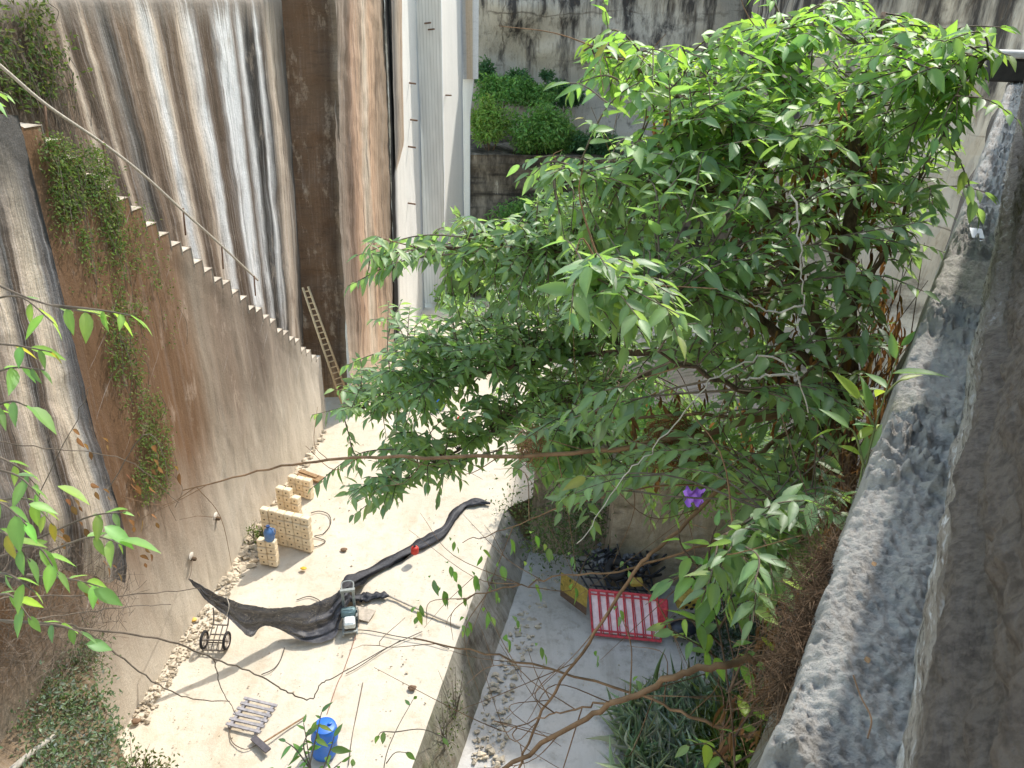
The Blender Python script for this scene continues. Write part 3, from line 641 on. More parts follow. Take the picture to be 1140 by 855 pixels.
for poly, d0, d1, n, ln in regions:
    for x, y in sample_poly(poly, n):
        tip = atd(x, y, RNG.uniform(d0, d1)); l = tip@LN
        pu = (x, y)
        if inpoly(x, y, [(890, 130), (1000, 110), (1015, 430), (870, 430)]) and np.dot(tip, _f) < 4.2 and RNG.random() < .72: continue
        if l < .12 and tip[2] < -1.0: continue
        grow(tip, ln, sp, tw, ALL)
# long outer boughs that set the outline
for ctrl in ([(560, 270, 4.6), (470, 262, 4.7), (396, 285, 4.8)], [(540, 280, 4.6), (450, 290, 4.7), (388, 318, 4.8)], [(500, 400, 5.4), (430, 392, 5.4), (382, 408, 5.5)], [(480, 440, 5.4), (410, 448, 5.5), (347, 462, 5.6)], [(470, 500, 5.4), (400, 505, 5.4), (345, 545, 5.4)], [(520, 500, 5.4), (440, 540, 5.4), (392, 575, 5.5)], [(560, 500, 5.2), (500, 520, 5.2), (487, 560, 5.3)], [(690, 210, 3.4), (620, 180, 3.3), (592, 195, 3.3)], [(740, 95, 3.7), (690, 35, 3.6), (648, 50, 3.6)], [(720, 120, 3.6), (680, 85, 3.5), (637, 95, 3.5)], [(1020, 110, 3.6), (1080, 55, 3.3), (1125, 62, 3.1)], [(1000, 90, 3.8), (1060, 35, 3.5), (1120, 30, 3.3)], [(880, 40, 3.7), (855, -10, 3.6), (850, -20, 3.5)], [(900, 60, 3.9), (940, -5, 3.8), (990, -20, 3.8)]):
    p = smoothpath(P3(ctrl), 7); tw.tube(p, np.linspace(.007, .002, len(p)), 4, cap=False); sp.twig(p, .75, sp=.030, L=.10, W=.033, down=.75)
trunk.build('trunk', m_bark, tree, True); tw.build('twigs', m_twig, tree, True)
B_ = np.array(sp.b); n = len(B_)
tt = tints(n, GREEN, (.38, .34, .2, .075, .005))
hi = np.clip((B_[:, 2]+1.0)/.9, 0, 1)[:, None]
tt = tt*(1-.5*(1-hi))+np.array([.19, .235, .175])*.5*(1-hi)*(.6+.8*RNG.random((n, 1)))   # lower leaves greyed for quarry dust and a painted-in grey sheen      # yellow-green of backlight and young growth painted into the top leaves
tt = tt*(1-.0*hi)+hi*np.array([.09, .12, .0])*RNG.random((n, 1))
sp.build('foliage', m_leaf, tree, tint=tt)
# dry leaves and dead limbs
dl = Spray()
for poly, d0, d1, n in (([(800, 230), (900, 150), (1000, 200), (1000, 400), (900, 450), (820, 400)], 3.9, 4.6, 130), ([(640, 420), (860, 420), (880, 500), (700, 520)], 4.2, 5.0, 30), ([(700, 100), (960, 60), (980, 160), (720, 200)], 3.6, 4.2, 14)):
    for x, y in sample_poly(poly, n):
        p = atd(x, y, RNG.uniform(d0, d1)); dl.twig(smoothpath([p, p+np.array([.05, .02, -.08]), p+np.array([.06, .02, -.22])], 3), .25, sp=.035, L=.09, W=.022, down=1.2)
dl.build('dry_leaves', m_dryleaf, tree, [(.20, .10, .045), (.12, .06, .03), (.28, .15, .06)], (1, 1, .5))
dm = MB()
def dead(ctrl, r0, r1, mb=dm, n=6, wob=.006):
    p = smoothpath(P3(ctrl), 7); p = p+wob*RNG.standard_normal(p.shape); mb.tube(p, np.linspace(r0, r1, len(p)), n); return p
DD = []
DD.append(dead([(870, 730, 3.0), (828, 737, 2.9), (770, 748, 2.9), (700, 777, 3.0), (640, 806, 3.1), (545, 866, 3.3)], .016, .009, n=9, wob=.007))
DD.append(dead([(840, 822, 3.5), (776, 800, 3.6), (699, 770, 3.8), (555, 731, 4.0), (460, 712, 4.2)], .010, .004, wob=.006))
DD.append(dead([(896, 452, 3.9), (800, 478, 3.8), (700, 497, 3.9), (580, 508, 4.1), (400, 510, 4.4), (300, 522, 4.6), (205, 546, 4.7)], .018, .004, wob=.004))
DD.append(dead([(890, 470, 3.9), (830, 520, 3.5), (744, 600, 3.4), (710, 632, 3.4), (664, 703, 3.5), (610, 780, 3.6), (575, 858, 3.7)], .012, .006, wob=.005))
DD.append(dead([(900, 560, 3.6), (800, 600, 3.6), (710, 631, 3.7), (640, 640, 3.8), (580, 651, 3.9), (510, 668, 4.0)], .007, .003))
DD.append(dead([(700, 777, 3.0), (640, 790, 3.2), (600, 800, 3.4), (560, 815, 3.5)], .005, .002))
DD.append(dead([(870, 560, 3.8), (760, 540, 3.9), (640, 560, 4.0), (560, 590, 4.2), (515, 604, 4.3)], .006, .002))
DD.append(dead([(886, 462, 4.1), (760, 462, 4.3), (640, 470, 4.5), (590, 480, 4.6)], .012, .004))
DN = np.vstack(DD)
for k in range(70):                                  # fine bare twigs
    p = DN[RNG.integers(len(DN))]; d = nrm(RNG.standard_normal(3)*np.array([1, .7, .8])+np.array([-.5, 0, -.35])); l = RNG.uniform(.25, .75)
    c = smoothpath([p, p+d*l*.5+.05*RNG.standard_normal(3), p+d*l+.12*RNG.standard_normal(3)], 5); dm.tube(c, np.linspace(.0032, .0011, len(c)), 4, cap=False)
    if RNG.random() < .5:
        e = c[len(c)//2]; d2 = nrm(d+.8*RNG.standard_normal(3)); dm.tube([e, e+d2*l*.3, e+d2*l*.55-UP*.04], [.0022, .0015, .0009], 4, cap=False)
for k in range(60):                                  # bare inner twigs of the crown
    p = ALL[RNG.integers(len(ALL))]; d = nrm(RNG.standard_normal(3)+np.array([-.4, 0, .1])); l = RNG.uniform(.2, .6)
    dm.tube(smoothpath([p, p+d*l*.5, p+d*l+.1*RNG.standard_normal(3)], 4), np.linspace(.004, .0012, 9), 4, cap=False)
dm.build('dead_limb', m_dead, tree, True)
for ctrl, r in (([(886, 218, 2.9), (890, 270, 2.9), (893, 310, 2.92), (896, 341, 2.95)], .0042), ([(898, 340, 2.95), (862, 346, 3.0), (830, 335, 3.0), (797, 310, 3.1)], .0045), ([(888, 414, 3.0), (850, 420, 3.0), (825, 424, 3.0)], .006), ([(845, 396, 3.0), (800, 420, 3.0), (773, 443, 3.0), (735, 492, 3.05), (700, 524, 3.1), (672, 566, 3.15), (644, 604, 3.2)], .0035), ([(847, 395, 3.0), (880, 410, 3.0), (902, 460, 3.0)], .0045), ([(905, 700, 2.7), (950, 640, 2.6), (985, 560, 2.6)], .004)):
    p = smoothpath(P3(ctrl), 6); p = p+.006*RNG.standard_normal(p.shape); pm = MB(); pm.tube(p, np.linspace(r, r*.6, len(p)), 5); pm.build('dead_limb', m_pale, tree, True)
# small leaves on the hanging twigs over the pit
ts = Spray()
for (x, y, d) in [(487, 655, 4.0), (495, 668, 4.0), (512, 660, 4.0), (505, 640, 4.0), (520, 675, 4.0), (530, 650, 4.1), (545, 655, 4.1), (556, 668, 4.1), (548, 690, 4.0), (520, 702, 4.0), (515, 706, 4.0), (567, 722, 3.9), (607, 730, 3.8), (580, 700, 3.9), (615, 620, 4.0), (600, 606, 4.1), (640, 630, 3.9), (690, 690, 3.8), (702, 640, 3.8), (590, 640, 4.0), (570, 610, 4.1), (705, 768, 3.6), (560, 640, 4.0), (640, 665, 3.9), (665, 740, 3.7), (470, 683, 4.1), (464, 690, 4.1), (535, 622, 4.2), (510, 612, 4.2), (600, 660, 4)]:
    p = atd(x, y, d); q = p+np.array([RNG.uniform(-.08, .02), 0, .10]); c = smoothpath([q, (p+q)/2+.01, p], 3); ts.twig(c, .10, sp=.035, L=.062, W=.026, down=.8)
ts.build('foliage', m_leaf, tree, wts=(.4, .35, .15, .1, 0))
# nest-like clumps of dead grass caught in the branches
def straw(name, centre, r, n, label, cat, col, sq=(1, 1, .8), mb=None, ln=1.6):
    mb = MB(); c = np.array(centre)
    for k in range(n):
        a = nrm(RNG.standard_normal(3)); p = c+a*r*np.array(sq)*RNG.random()**.5; d = nrm(np.cross(a, RNG.standard_normal(3))+.25*a-.25*UP); l = r*RNG.uniform(.5, ln)
        mb.tube([p-d*l*.5, p+.08*l*RNG.standard_normal(3), p+d*l*.5-UP*.1*l], [.0016, .0018, .0008], 3, cap=False)
    o = mb.build(name, col); tag(o, label, cat); return o
m_straw = simple('dry_straw', lin(122, 84, 54), .9, var=.45, sc=30, spec=.1); m_straw2 = simple('pale_straw', lin(150, 110, 80), .9, var=.4, sc=30, spec=.1)
straw('straw_clump', atd(752, 495, 3.95), .16, 520, 'brown clump of dead grass caught on a grey branch above the pit', 'straw', m_straw, (1.15, 1, .85))
straw('straw_clump', atd(592, 496, 4.15), .09, 170, 'smaller reddish clump of dry stalks on the thin end of a branch', 'straw', m_straw2, (1, 1, 1.4))
# torn purple plastic
mb = MB(); c = atd(772, 553, 3.45); n_ = 9
mb.add([c+np.array([(i/8-.5)*.085+.006*math.sin(j*2.1), .012*math.sin(i*1.3+j), (j/8-.5)*-.085+.012*math.sin(i*1.7)]) for j in range(n_) for i in range(n_)], [(j*n_+i, j*n_+i+1, (j+1)*n_+i+1, (j+1)*n_+i) for j in range(8) for i in range(8) if not (j > 5 and i in (0, 3, 8))])
tag(mb.build('plastic_scrap', simple('purple_plastic', lin(170, 110, 230), .4, spec=.5), None, True), 'torn purple plastic scrap caught on a twig above the pit', 'plastic scrap')

# ---- plants at the left and bottom, nearer the camera
lf = thing('leafy_shrub', tuple(atd(-60, 560, 2.0)), 'broad leaved shrub reaching in from the left edge in front of the streaked wall', 'shrub')
ls = Spray(); lm = MB()
for ctrl in ([(-40, 300, 2.0), (40, 335, 2.0), (110, 350, 2.0)], [(60, 340, 2.0), (110, 345, 2.0), (150, 352, 2.0)], [(-30, 340, 2.1), (20, 330, 2.1), (60, 360, 2.1)], [(-30, 380, 2.0), (20, 385, 2.0), (58, 392, 2.0)], [(-40, 430, 2.0), (10, 410, 2.0), (50, 412, 2.0)], [(-30, 460, 1.9), (10, 447, 1.9), (30, 452, 1.9)], [(-40, 560, 1.8), (0, 560, 1.8), (30, 585, 1.8)], [(-40, 590, 1.8), (0, 590, 1.8), (34, 625, 1.8)], [(-20, 640, 1.8), (10, 640, 1.8), (40, 660, 1.8)], [(-20, 560, 2.1), (30, 556, 2.1), (60, 585, 2.1)], [(0, 620, 2.0), (40, 608, 2.0), (65, 640, 2.0)], [(-20, 670, 1.9), (10, 662, 1.9), (35, 690, 1.9)], [(-10, 690, 2.0), (60, 695, 2.0), (92, 705, 2.0)], [(30, 640, 2.2), (80, 645, 2.2), (118, 655, 2.2)], [(40, 600, 2.3), (100, 575, 2.3), (140, 570, 2.3)], [(40, 620, 2.3), (100, 598, 2.3), (135, 606, 2.3)], [(-30, 110, 2.0), (-10, 100, 2.0), (8, 106, 2.0)], [(-20, 520, 2.1), (20, 530, 2.1), (50, 560, 2.1)], [(-20, 500, 2.2), (20, 520, 2.2), (40, 540, 2.2)]):
    p = smoothpath(P3(ctrl), 7); lm = MB(); lm.tube(p, np.linspace(.004, .0016, len(p)), 5, cap=False); lm.build('stem', m_twig, lf, True); ls.twig(p, .115, sp=.024, L=.064, W=.024, down=.65)
for (x, y) in [(150, 354), (92, 716), (30, 452), (112, 585), (60, 540), (130, 600), (100, 655), (28, 560)]:
    p = atd(x, y, 2.05); ls.twig([p, p+np.array([.012, 0, -.004]), p+np.array([.022, 0, -.008])], .03, sp=.03, L=.075, W=.036, down=.4, fwd=1.)
for ctrl, r in (([(-40, 690, 2.3), (25, 693, 2.4), (176, 711, 2.7), (238, 733, 2.9), (290, 753, 3.0), (321, 771, 3.1), (346, 779, 3.2), (357, 762, 3.2), (375, 752, 3.3), (446, 713, 3.5)], .004), ([(60, 690, 2.4), (106, 708, 2.5), (163, 753, 2.6), (209, 777, 2.7), (255, 781, 2.8)], .0035), ([(-30, 668, 2.3), (28, 664, 2.4), (150, 661, 2.6), (224, 655, 2.8)], .0028), ([(30, 690, 2.4), (90, 682, 2.5), (150, 675, 2.6), (190, 672, 2.6)], .0022), ([(238, 733, 2.9), (246, 765, 3.0), (262, 795, 3.1)], .0025), ([(-20, 490, 2.2), (60, 500, 2.3), (140, 512, 2.4), (200, 560, 2.5)], .0018), ([(120, 545, 2.4), (160, 485, 2.4), (180, 500, 2.4), (188, 540, 2.4)], .0015), ([(40, 560, 2.3), (90, 455, 2.3), (100, 430, 2.3)], .0015)):
    p = smoothpath(P3(ctrl), 7); p = p+.0022*RNG.standard_normal(p.shape); lm = MB(); lm.tube(p, np.linspace(r, r*.5, len(p)), 5, cap=False); lm.build('dead_vine', m_twig, lf, True)
ls.build('foliage', m_leaf, lf, wts=(.2, .4, .3, .1, .03))
dl = Spray()
for x, y in sample_poly([(50, 470), (190, 490), (200, 560), (120, 680), (60, 640)], 26):
    p = atd(x, y, RNG.uniform(2.2, 2.6)); dl.twig([p, p+np.array([.01, 0, -.02]), p+np.array([.015, 0, -.045])], .05, sp=.03, L=.035, W=.014, down=1)
dl.build('dry_leaves', m_dryleaf, lf, [(.16, .08, .04), (.22, .11, .05)], (1, 1))
bl = thing('sapling', tuple(atd(350, 900, 3.6)), 'slim sapling with dark drooping leaves in front of the blue drum', 'sapling')
ls = Spray(); lm = MB()
for ctrl in ([(352, 905, 3.6), (345, 850, 3.6), (338, 805, 3.6)], [(348, 860, 3.6), (330, 835, 3.6), (318, 826, 3.6)], [(345, 850, 3.6), (352, 820, 3.6), (358, 793, 3.6)], [(350, 880, 3.6), (366, 840, 3.6), (372, 820, 3.6)], [(352, 890, 3.6), (366, 862, 3.6), (380, 848, 3.6)], [(340, 880, 3.6), (325, 862, 3.6), (305, 856, 3.6)], [(345, 855, 3.6), (338, 830, 3.6), (346, 812, 3.6)]):
    p = smoothpath(P3(ctrl), 5); lm = MB(); lm.tube(p, np.linspace(.0045, .002, len(p)), 5, cap=False); lm.build('stem', m_twig, bl, True); ls.twig(p, .17, sp=.032, L=.075, W=.027, down=.7)
ls.build('foliage', m_leaf, bl, wts=(.5, .35, .1, .05, 0))
bl = thing('sapling', tuple(atd(430, 900, 3.7)), 'thin sapling with few leaves beside the foot of the white floor edge', 'sapling')
ls = Spray(); lm = MB()
for ctrl in ([(425, 905, 3.7), (428, 850, 3.7), (440, 815, 3.7), (462, 775, 3.8)], [(430, 850, 3.7), (440, 838, 3.7), (455, 838, 3.7)], [(440, 815, 3.7), (425, 815, 3.7), (420, 822, 3.7)], [(395, 905, 3.7), (392, 870, 3.7), (392, 850, 3.7)], [(440, 815, 3.7), (470, 812, 3.7), (497, 822, 3.7)]):
    p = smoothpath(P3(ctrl), 5); lm = MB(); lm.tube(p, np.linspace(.003, .0014, len(p)), 5, cap=False); lm.build('stem', m_twig, bl); ls.twig(p, .06, sp=.034, L=.055, W=.022, down=.8)
ls.build('foliage', m_leaf, bl, wts=(.5, .35, .1, .05, 0))
m_gst = simple('green_stem', lin(110, 116, 70), .7)
# sapling against the ledge at the right
bl = thing('sapling', tuple(lp(2.3, .16, -2.0)), 'pale green sapling with long leaves growing tight against the mortar ledge', 'sapling')
ls = Spray(); lm = MB()
for ctrl in ([(940, 640, 2.5), (968, 500, 2.5), (985, 440, 2.5), (1003, 385, 2.5)], [(962, 520, 2.5), (950, 480, 2.5), (930, 478, 2.5)], [(975, 480, 2.5), (960, 448, 2.5), (945, 440, 2.5)], [(985, 440, 2.5), (1000, 425, 2.5), (1012, 422, 2.5)], [(955, 560, 2.5), (960, 520, 2.5), (968, 500, 2.5)]):
    p = smoothpath(P3(ctrl), 6); lm = MB(); lm.tube(p, np.linspace(.005, .0018, len(p)), 5, cap=False); lm.build('stem', m_gst, bl, True); ls.twig(p, .16, sp=.05, L=.115, W=.038, down=.25, fwd=.7)
ls.build('foliage', m_leaf, bl, wts=(.15, .35, .35, .15, 0))
# sapling low on the right by the grass
bl = thing('sapling', tuple(atd(800, 900, 3.4)), 'leafy green sapling below the brown roots at the lower right', 'sapling')
ls = Spray(); lm = MB()
for ctrl in ([(820, 905, 3.3), (815, 800, 3.2), (800, 700, 3.0), (780, 640, 2.9)], [(812, 770, 3.1), (835, 720, 3.0), (860, 700, 3.0)], [(808, 740, 3.1), (780, 720, 3.0), (745, 700, 3.0)], [(805, 720, 3.1), (770, 690, 3.0), (735, 695, 3.0)], [(818, 820, 3.2), (840, 790, 3.2), (862, 800, 3.2)], [(800, 700, 3.0), (815, 680, 3.0), (838, 668, 3.0)], [(816, 860, 3.3), (790, 830, 3.3), (765, 830, 3.3)], [(818, 850, 3.3), (850, 835, 3.3), (870, 845, 3.3)], [(790, 660, 2.9), (765, 640, 2.9), (740, 650, 2.9)], [(790, 660, 2.9), (790, 610, 2.9), (800, 580, 2.9)], [(785, 640, 2.9), (760, 610, 2.9), (755, 588, 2.9)]):
    p = smoothpath(P3(ctrl), 6); lm = MB(); lm.tube(p, np.linspace(.006, .002, len(p)), 5, cap=False); lm.build('stem', m_bark, bl, True); ls.twig(p, .26, sp=.038, L=.10, W=.038, down=.5)
ls.build('foliage', m_leaf, bl, wts=(.3, .35, .25, .1, 0))

# ---- shrubs on the far ledge and behind the white walls
def shrub(name, c, r, n, size, pal, label, parent_h=1.0, cat='shrub', wts=None, group=None):
    c = np.array(c, float); t = thing(name, tuple(c-np.array([0, 0, r[2]])), label, cat, group); r = np.array(r, float)
    nb = 26; cen = nrm(RNG.standard_normal((nb, 3)))*RNG.uniform(.35, .95, (nb, 1)); cen[:, 2] = np.abs(cen[:, 2])*1.1-.25
    k = RNG.integers(0, nb, n); q = nrm(RNG.standard_normal((n, 3)))*(RNG.random((n, 1))**.4)*.36; p = cen[k]+q
    base = c+p*r; a = nrm(p*np.array([1, 1, .4])+.9*RNG.standard_normal((n, 3))-UP*.35); no = nrm(p+UP*.8+.5*RNG.standard_normal((n, 3)))
    L = size*RNG.uniform(.6, 1.4, n); leaves('foliage', base, a, no, L, L*.42, tints(n, pal, wts or [1]*len(pal), .3), m_small, t, False)
    mb = MB(); b0 = c-np.array([0, 0, r[2]*1.0])
    for j in range(6):
        e = c+cen[j]*r*.8; mb.tube(smoothpath([b0, (b0+e)/2+.1*r*RNG.standard_normal(3), e], 4), np.linspace(.05*r[2]*.5, .01, 9), 5, cap=False)
    mb.build('stem', m_bark, t); return t
BG = [(.18, .34, .09), (.22, .40, .11), (.13, .27, .08)]; DG = [(.08, .18, .08), (.10, .21, .09), (.065, .15, .075)]; YG_ = [(.22, .36, .08), (.27, .40, .10), (.17, .29, .07)]
def at_y(u, v, y): return ony(u, v, y)
shrub('shrub', at_y(606, 150, 55.2), (3.0, 2.0, 2.5), 9000, .30, BG, 'rounded bright green shrub in the middle of the far rock ledge')
shrub('shrub', at_y(545, 142, 54.8), (1.5, 1.4, 2.0), 4200, .26, YG_, 'yellowish green shrub on the far ledge against the white wall corner')
shrub('shrub', at_y(560, 103, 58.5), (2.4, 1.5, 1.5), 4000, .28, BG, 'mid green bush growing at the back of the far ledge')
shrub('shrub', at_y(578, 92, 60), (1.2, 1.0, 1.1), 2200, .28, DG, 'dark green bush highest on the far ledge against the stained cliff')
shrub('shrub', at_y(625, 108, 60), (1.5, 1.1, 1.3), 2600, .28, DG, 'dark bluish bush at the right end of the bushes on the far ledge')
shrub('shrub', at_y(600, 108, 59), (1.6, 1.2, 1.1), 2600, .28, BG, 'low green bush between the dark bushes at the foot of the stained cliff')
shrub('shrub', at_y(540, 84, 60.5), (.9, .8, 1.3), 1600, .26, DG, 'narrow dark bush in the shaded corner of the far cliff beside the white wall')
shrub('shrub', at_y(609, 85, 61.4), (.5, .4, .6), 600, .22, DG, 'small dark tuft of leaves sprouting from a joint in the far cliff')
shrub('shrub', at_y(660, 165, 55.2), (2.0, 1.6, 1.6), 3500, .28, DG, 'dark green shrub half hidden by the big tree on the far ledge')
shrub('shrub', at_y(525, 310, 46), (2.6, 2.0, 2.4), 7000, .24, YG_, 'yellow green bush on the quarry floor at the foot of the white wall')
shrub('shrub', at_y(600, 250, 52), (3.4, 1.5, 2.6), 7000, .30, BG, 'broad green bush growing at the foot of the dark ledge')
shrub('shrub', onz(800, 600, -14.2)+np.array([0, 3, 1.0]), (3.2, 2.4, 1.8), 7000, .20, YG_, 'yellowish bush on top of the pit back wall behind the tree')
shrub('shrub', onz(700, 540, -14.2)+np.array([0, 4, .8]), (2.6, 2.0, 1.5), 5000, .20, BG, 'green bush on the rock block above the pit')
# ---- creepers on the left walls
def creeper(name, polys, plane, label, size, pal, cat='creeper'):
    t = None; b = []; 
    for poly, n in polys:
        for x, y in sample_poly(poly, n):
            p = onpl(x, y, *plane); 
            if fbm(np.array([p*np.array([1., 1.1, .45])]), 3, 90)[0] < -.12 and RNG.random() < .85: continue
            b.append(p)
    b = np.array(b); n = len(b); k = 3; b = np.repeat(b, k, 0)+NW*RNG.uniform(.02, .16, (n*k, 1))+.09*RNG.standard_normal((n*k, 3))*np.array([.3, 1, 1]); n = n*k
    t = thing(name, tuple(b[np.argmin(b[:, 2])]), label, cat)
    a = nrm(NW*.5-UP*.5+.8*RNG.standard_normal((n, 3))); no = nrm(NW+UP*.5+.5*RNG.standard_normal((n, 3))); L = size*RNG.uniform(.5, 1.4, n)
    leaves('foliage', b, a, no, L, L*.45, tints(n, pal, [1]*len(pal), .35), m_small, t, False)
    mb = MB()
    for j in range(60):
        p = b[RNG.integers(n)]; q = p+np.array([0, RNG.uniform(-.3, .3), -RNG.uniform(.4, 1.6)]); mb.tube(smoothpath([p, (p+q)/2+NW*.05+.06*RNG.standard_normal(3), q], 4), .008, 3, cap=False)
    mb.build('stem', m_twig, t)
PW = (lw(20, -8, .02), NW)
creeper('creeper', [([(48, 150), (110, 165), (135, 250), (130, 300), (90, 310), (60, 240)], 1700), ([(36, 140), (150, 190), (175, 330), (130, 420), (60, 280)], 900), ([(95, 300), (140, 290), (165, 420), (190, 480), (150, 500), (125, 430)], 900), ([(140, 480), (190, 490), (185, 545), (155, 565)], 420), ([(90, 170), (150, 200), (200, 330), (190, 420), (150, 330)], 160)], PW, 'green creeper trailing down the brown lower wall below the stair', .08, [(.11, .17, .04), (.15, .21, .045), (.08, .13, .04), (.18, .19, .08)])
PU = (plane_uw[0]+NW*.12, plane_uw[1])
creeper('creeper', [([(-10, 0), (45, 0), (62, 60), (58, 110), (20, 120), (-10, 100)], 420), ([(45, 60), (90, 30), (100, 100), (70, 130)], 60)], PU, 'patchy brownish creeper at the top of the striped wall above the handrail', .12, [(.10, .14, .035), (.13, .12, .05), (.07, .11, .03)])
# the main stems of the near plants, rooted in the cliff under the ledge
for par, ctrl, r0, r1, m_ in ((lf, P3([(-45, 90, 2.0), (-42, 300, 2.0), (-42, 480, 1.95), (-40, 640, 1.95), (-60, 860, 2.0)])+[lp(1.1, .5, -2.3), lp(.9, .08, -2.6)], .006, .016, m_twig),):
    p = smoothpath(ctrl, 8); mb = MB(); mb.tube(p, np.linspace(r0, r1, len(p)), 7); mb.build('stem', m_, par, True)
for o in [q for q in C.objects if q.get('category') == 'sapling']:
    s = {'slim': ((352, 900, 3.6), 1.3), 'thin': ((425, 900, 3.7), 1.6), 'leaf': ((820, 900, 3.3), 2.2)}.get(o['label'][:4])
    if s is None: continue
    a_ = atd(*s[0]); e_ = lp(s[1], .08, -3.4); mb = MB(); p = smoothpath([a_, a_*.6+e_*.4-UP*.25, e_], 8); mb.tube(p, np.linspace(.0045, .014, len(p)), 6); mb.build('stem', m_twig, o, True)
# ================= BUTTRESS, ROCK SHELF =================
BUT = [(0, BR), (.30, GRY), (.42, BR), (.52, PALE), (.58, CRM), (.635, GRY), (.66, DRK), (.69, BR), (.72, BR), (.745, PALE), (.80, CRM), (.87, lin(212, 196, 174)), (.91, lin(150, 146, 142)), (.95, lin(96, 94, 94)), (1, lin(72, 70, 70))]
m_but = rock_mat('buttress_stone', BUT, streak=(.8, 60, 2.2), warp=.02, blot=.6, bump=.9, topdark=(.66, .95, lin(96, 92, 88)))
PB = (lw(18, 0, .35), NW)
edgeR = [(20, 128), (58, 280), (105, 480), (143, 600), (156, 650)]
pxpatch('buttress', PB, [(-130, 128), (-60, 480), (-20, 650)], edgeR, 128, 655, 110, 110, m_but, .07, (.6, .6, .2), 17, lambda V, UV: -.42*np.clip((.16-UV[:, 1])/.16, 0, 1)**1.5+.02*fbm(V*2.5, 4, 44))
V = []; UV = []
for j in range(40):
    v = 128+(655-128)*j/39; x = np.interp(v, [e[1] for e in edgeR], [e[0] for e in edgeR]); p = onpl(x, v, *PB)
    p = p-NW*.42*max(0, (.16-(1-j/39))/.16)**1.5
    for i in range(4): V.append(p-NW*(.5*i/3)); UV.append((.97, 1-j/39))
sheet('buttress_side', np.array(V), 4, 40, m_but, UV, flip=True)
mb = MB(); q0 = onpl(20, 128, *PB); q1 = onpl(-130, 128, *PB); mb.add([q0, q1, q1-NW*.8, q0-NW*.8], [(0, 1, 2, 3)]); tag(mb.build('buttress_top', m_but), kind='structure')
m_shelf = rock_mat('shelf_stone', [(0, lin(120, 100, 78)), (.5, lin(150, 128, 102)), (1, lin(128, 108, 84))], streak=(.4, 40, 2), blot=.7, moss=.4, hz=.4)
ZS = -13.6; s1, s2, s3 = onz(104, 735, ZS), onz(126, 830, ZS), onz(133, 900, ZS)
block('rock_shelf', [s1[:2], (-16, s1[1]+.3), (-16, 5), s3[:2]-np.array([0, 2.5]), s3[:2], s2[:2]], FZ-.3, ZS, m_shelf, .10, 61, 18)
def bush(name, pts, n, size, pal, label, spread, cat='bush'):
    b = np.array(pts); k = RNG.integers(0, len(b), n); p = b[k]+RNG.standard_normal((n, 3))*np.array(spread)
    t = thing(name, tuple(b[np.argmin(b[:, 2])]), label, cat); a = nrm(RNG.standard_normal((n, 3))+UP*.1); no = nrm(UP+.7*RNG.standard_normal((n, 3))); L = size*RNG.uniform(.5, 1.5, n)
    leaves('foliage', p, a, no, L, L*.45, tints(n, pal, [1]*len(pal), .35), m_small, t, False)
    mb = MB()
    for j in range(40):
        q = b[RNG.integers(len(b))]; e = q+RNG.standard_normal(3)*np.array(spread)*1.4+UP*.2; mb.tube(smoothpath([q-UP*.3, (q+e)/2, e], 4), np.linspace(.012, .004, 9), 4, cap=False)
    mb.build('stem', m_twig, t); return t
GG = [(.15, .19, .12), (.12, .16, .09), (.20, .24, .17), (.10, .15, .06), (.27, .30, .24)]
bush('bush', [onz(x, y, ZS-.3+.5*random.random()) for x, y in sample_poly([(60, 715), (100, 718), (112, 760), (128, 840), (120, 880), (40, 880), (40, 760)], 60)], 8000, .10, GG, 'grey green bush hanging over the rock shelf in the bottom left corner', (.22, .22, .25))
bush('bush', [onz(x, y, -15.2) for x, y in sample_poly([(132, 848), (160, 850), (185, 872), (120, 890)], 16)], 1500, .10, [(.07, .09, .03), (.10, .10, .04)], 'low olive bush on the bottom edge of the picture at the floor corner', (.2, .2, .15))
# dry brush lying against the foot of the buttress
mb = MB()
for x, y in sample_poly([(-20, 610), (60, 600), (140, 640), (110, 720), (90, 740), (-20, 760)], 900):
    p = onpl(x, y, *PB)+NW*RNG.uniform(.02, .6); d = nrm(RNG.standard_normal(3)*np.array([.5, 1, .9])); l = RNG.uniform(.2, .8)
    mb.tube([p-d*l*.5, p+.1*l*RNG.standard_normal(3), p+d*l*.5], [.004, .005, .002], 3, cap=False)
tag(mb.build('dry_brush', m_twig), 'pale dry brush and twigs heaped against the foot of the streaked wall', kind='stuff')
for (a, b, l) in (((-10, 745), (40, 715), 'upper grey weathered pole lying on the rock shelf at the left edge'), ((10, 860), (62, 818), 'lower grey weathered pole lying on the rock shelf in the corner')):
    mb = MB(); P = smoothpath([onz(*a, ZS+.15), (onz(*a, ZS+.15)+onz(*b, ZS+.2))/2+UP*.03, onz(*b, ZS+.2)], 6); mb.tube(P, np.linspace(.075, .05, len(P)), 9); tag(mb.build('wooden_pole', m_pale, None, True), l, 'pole')
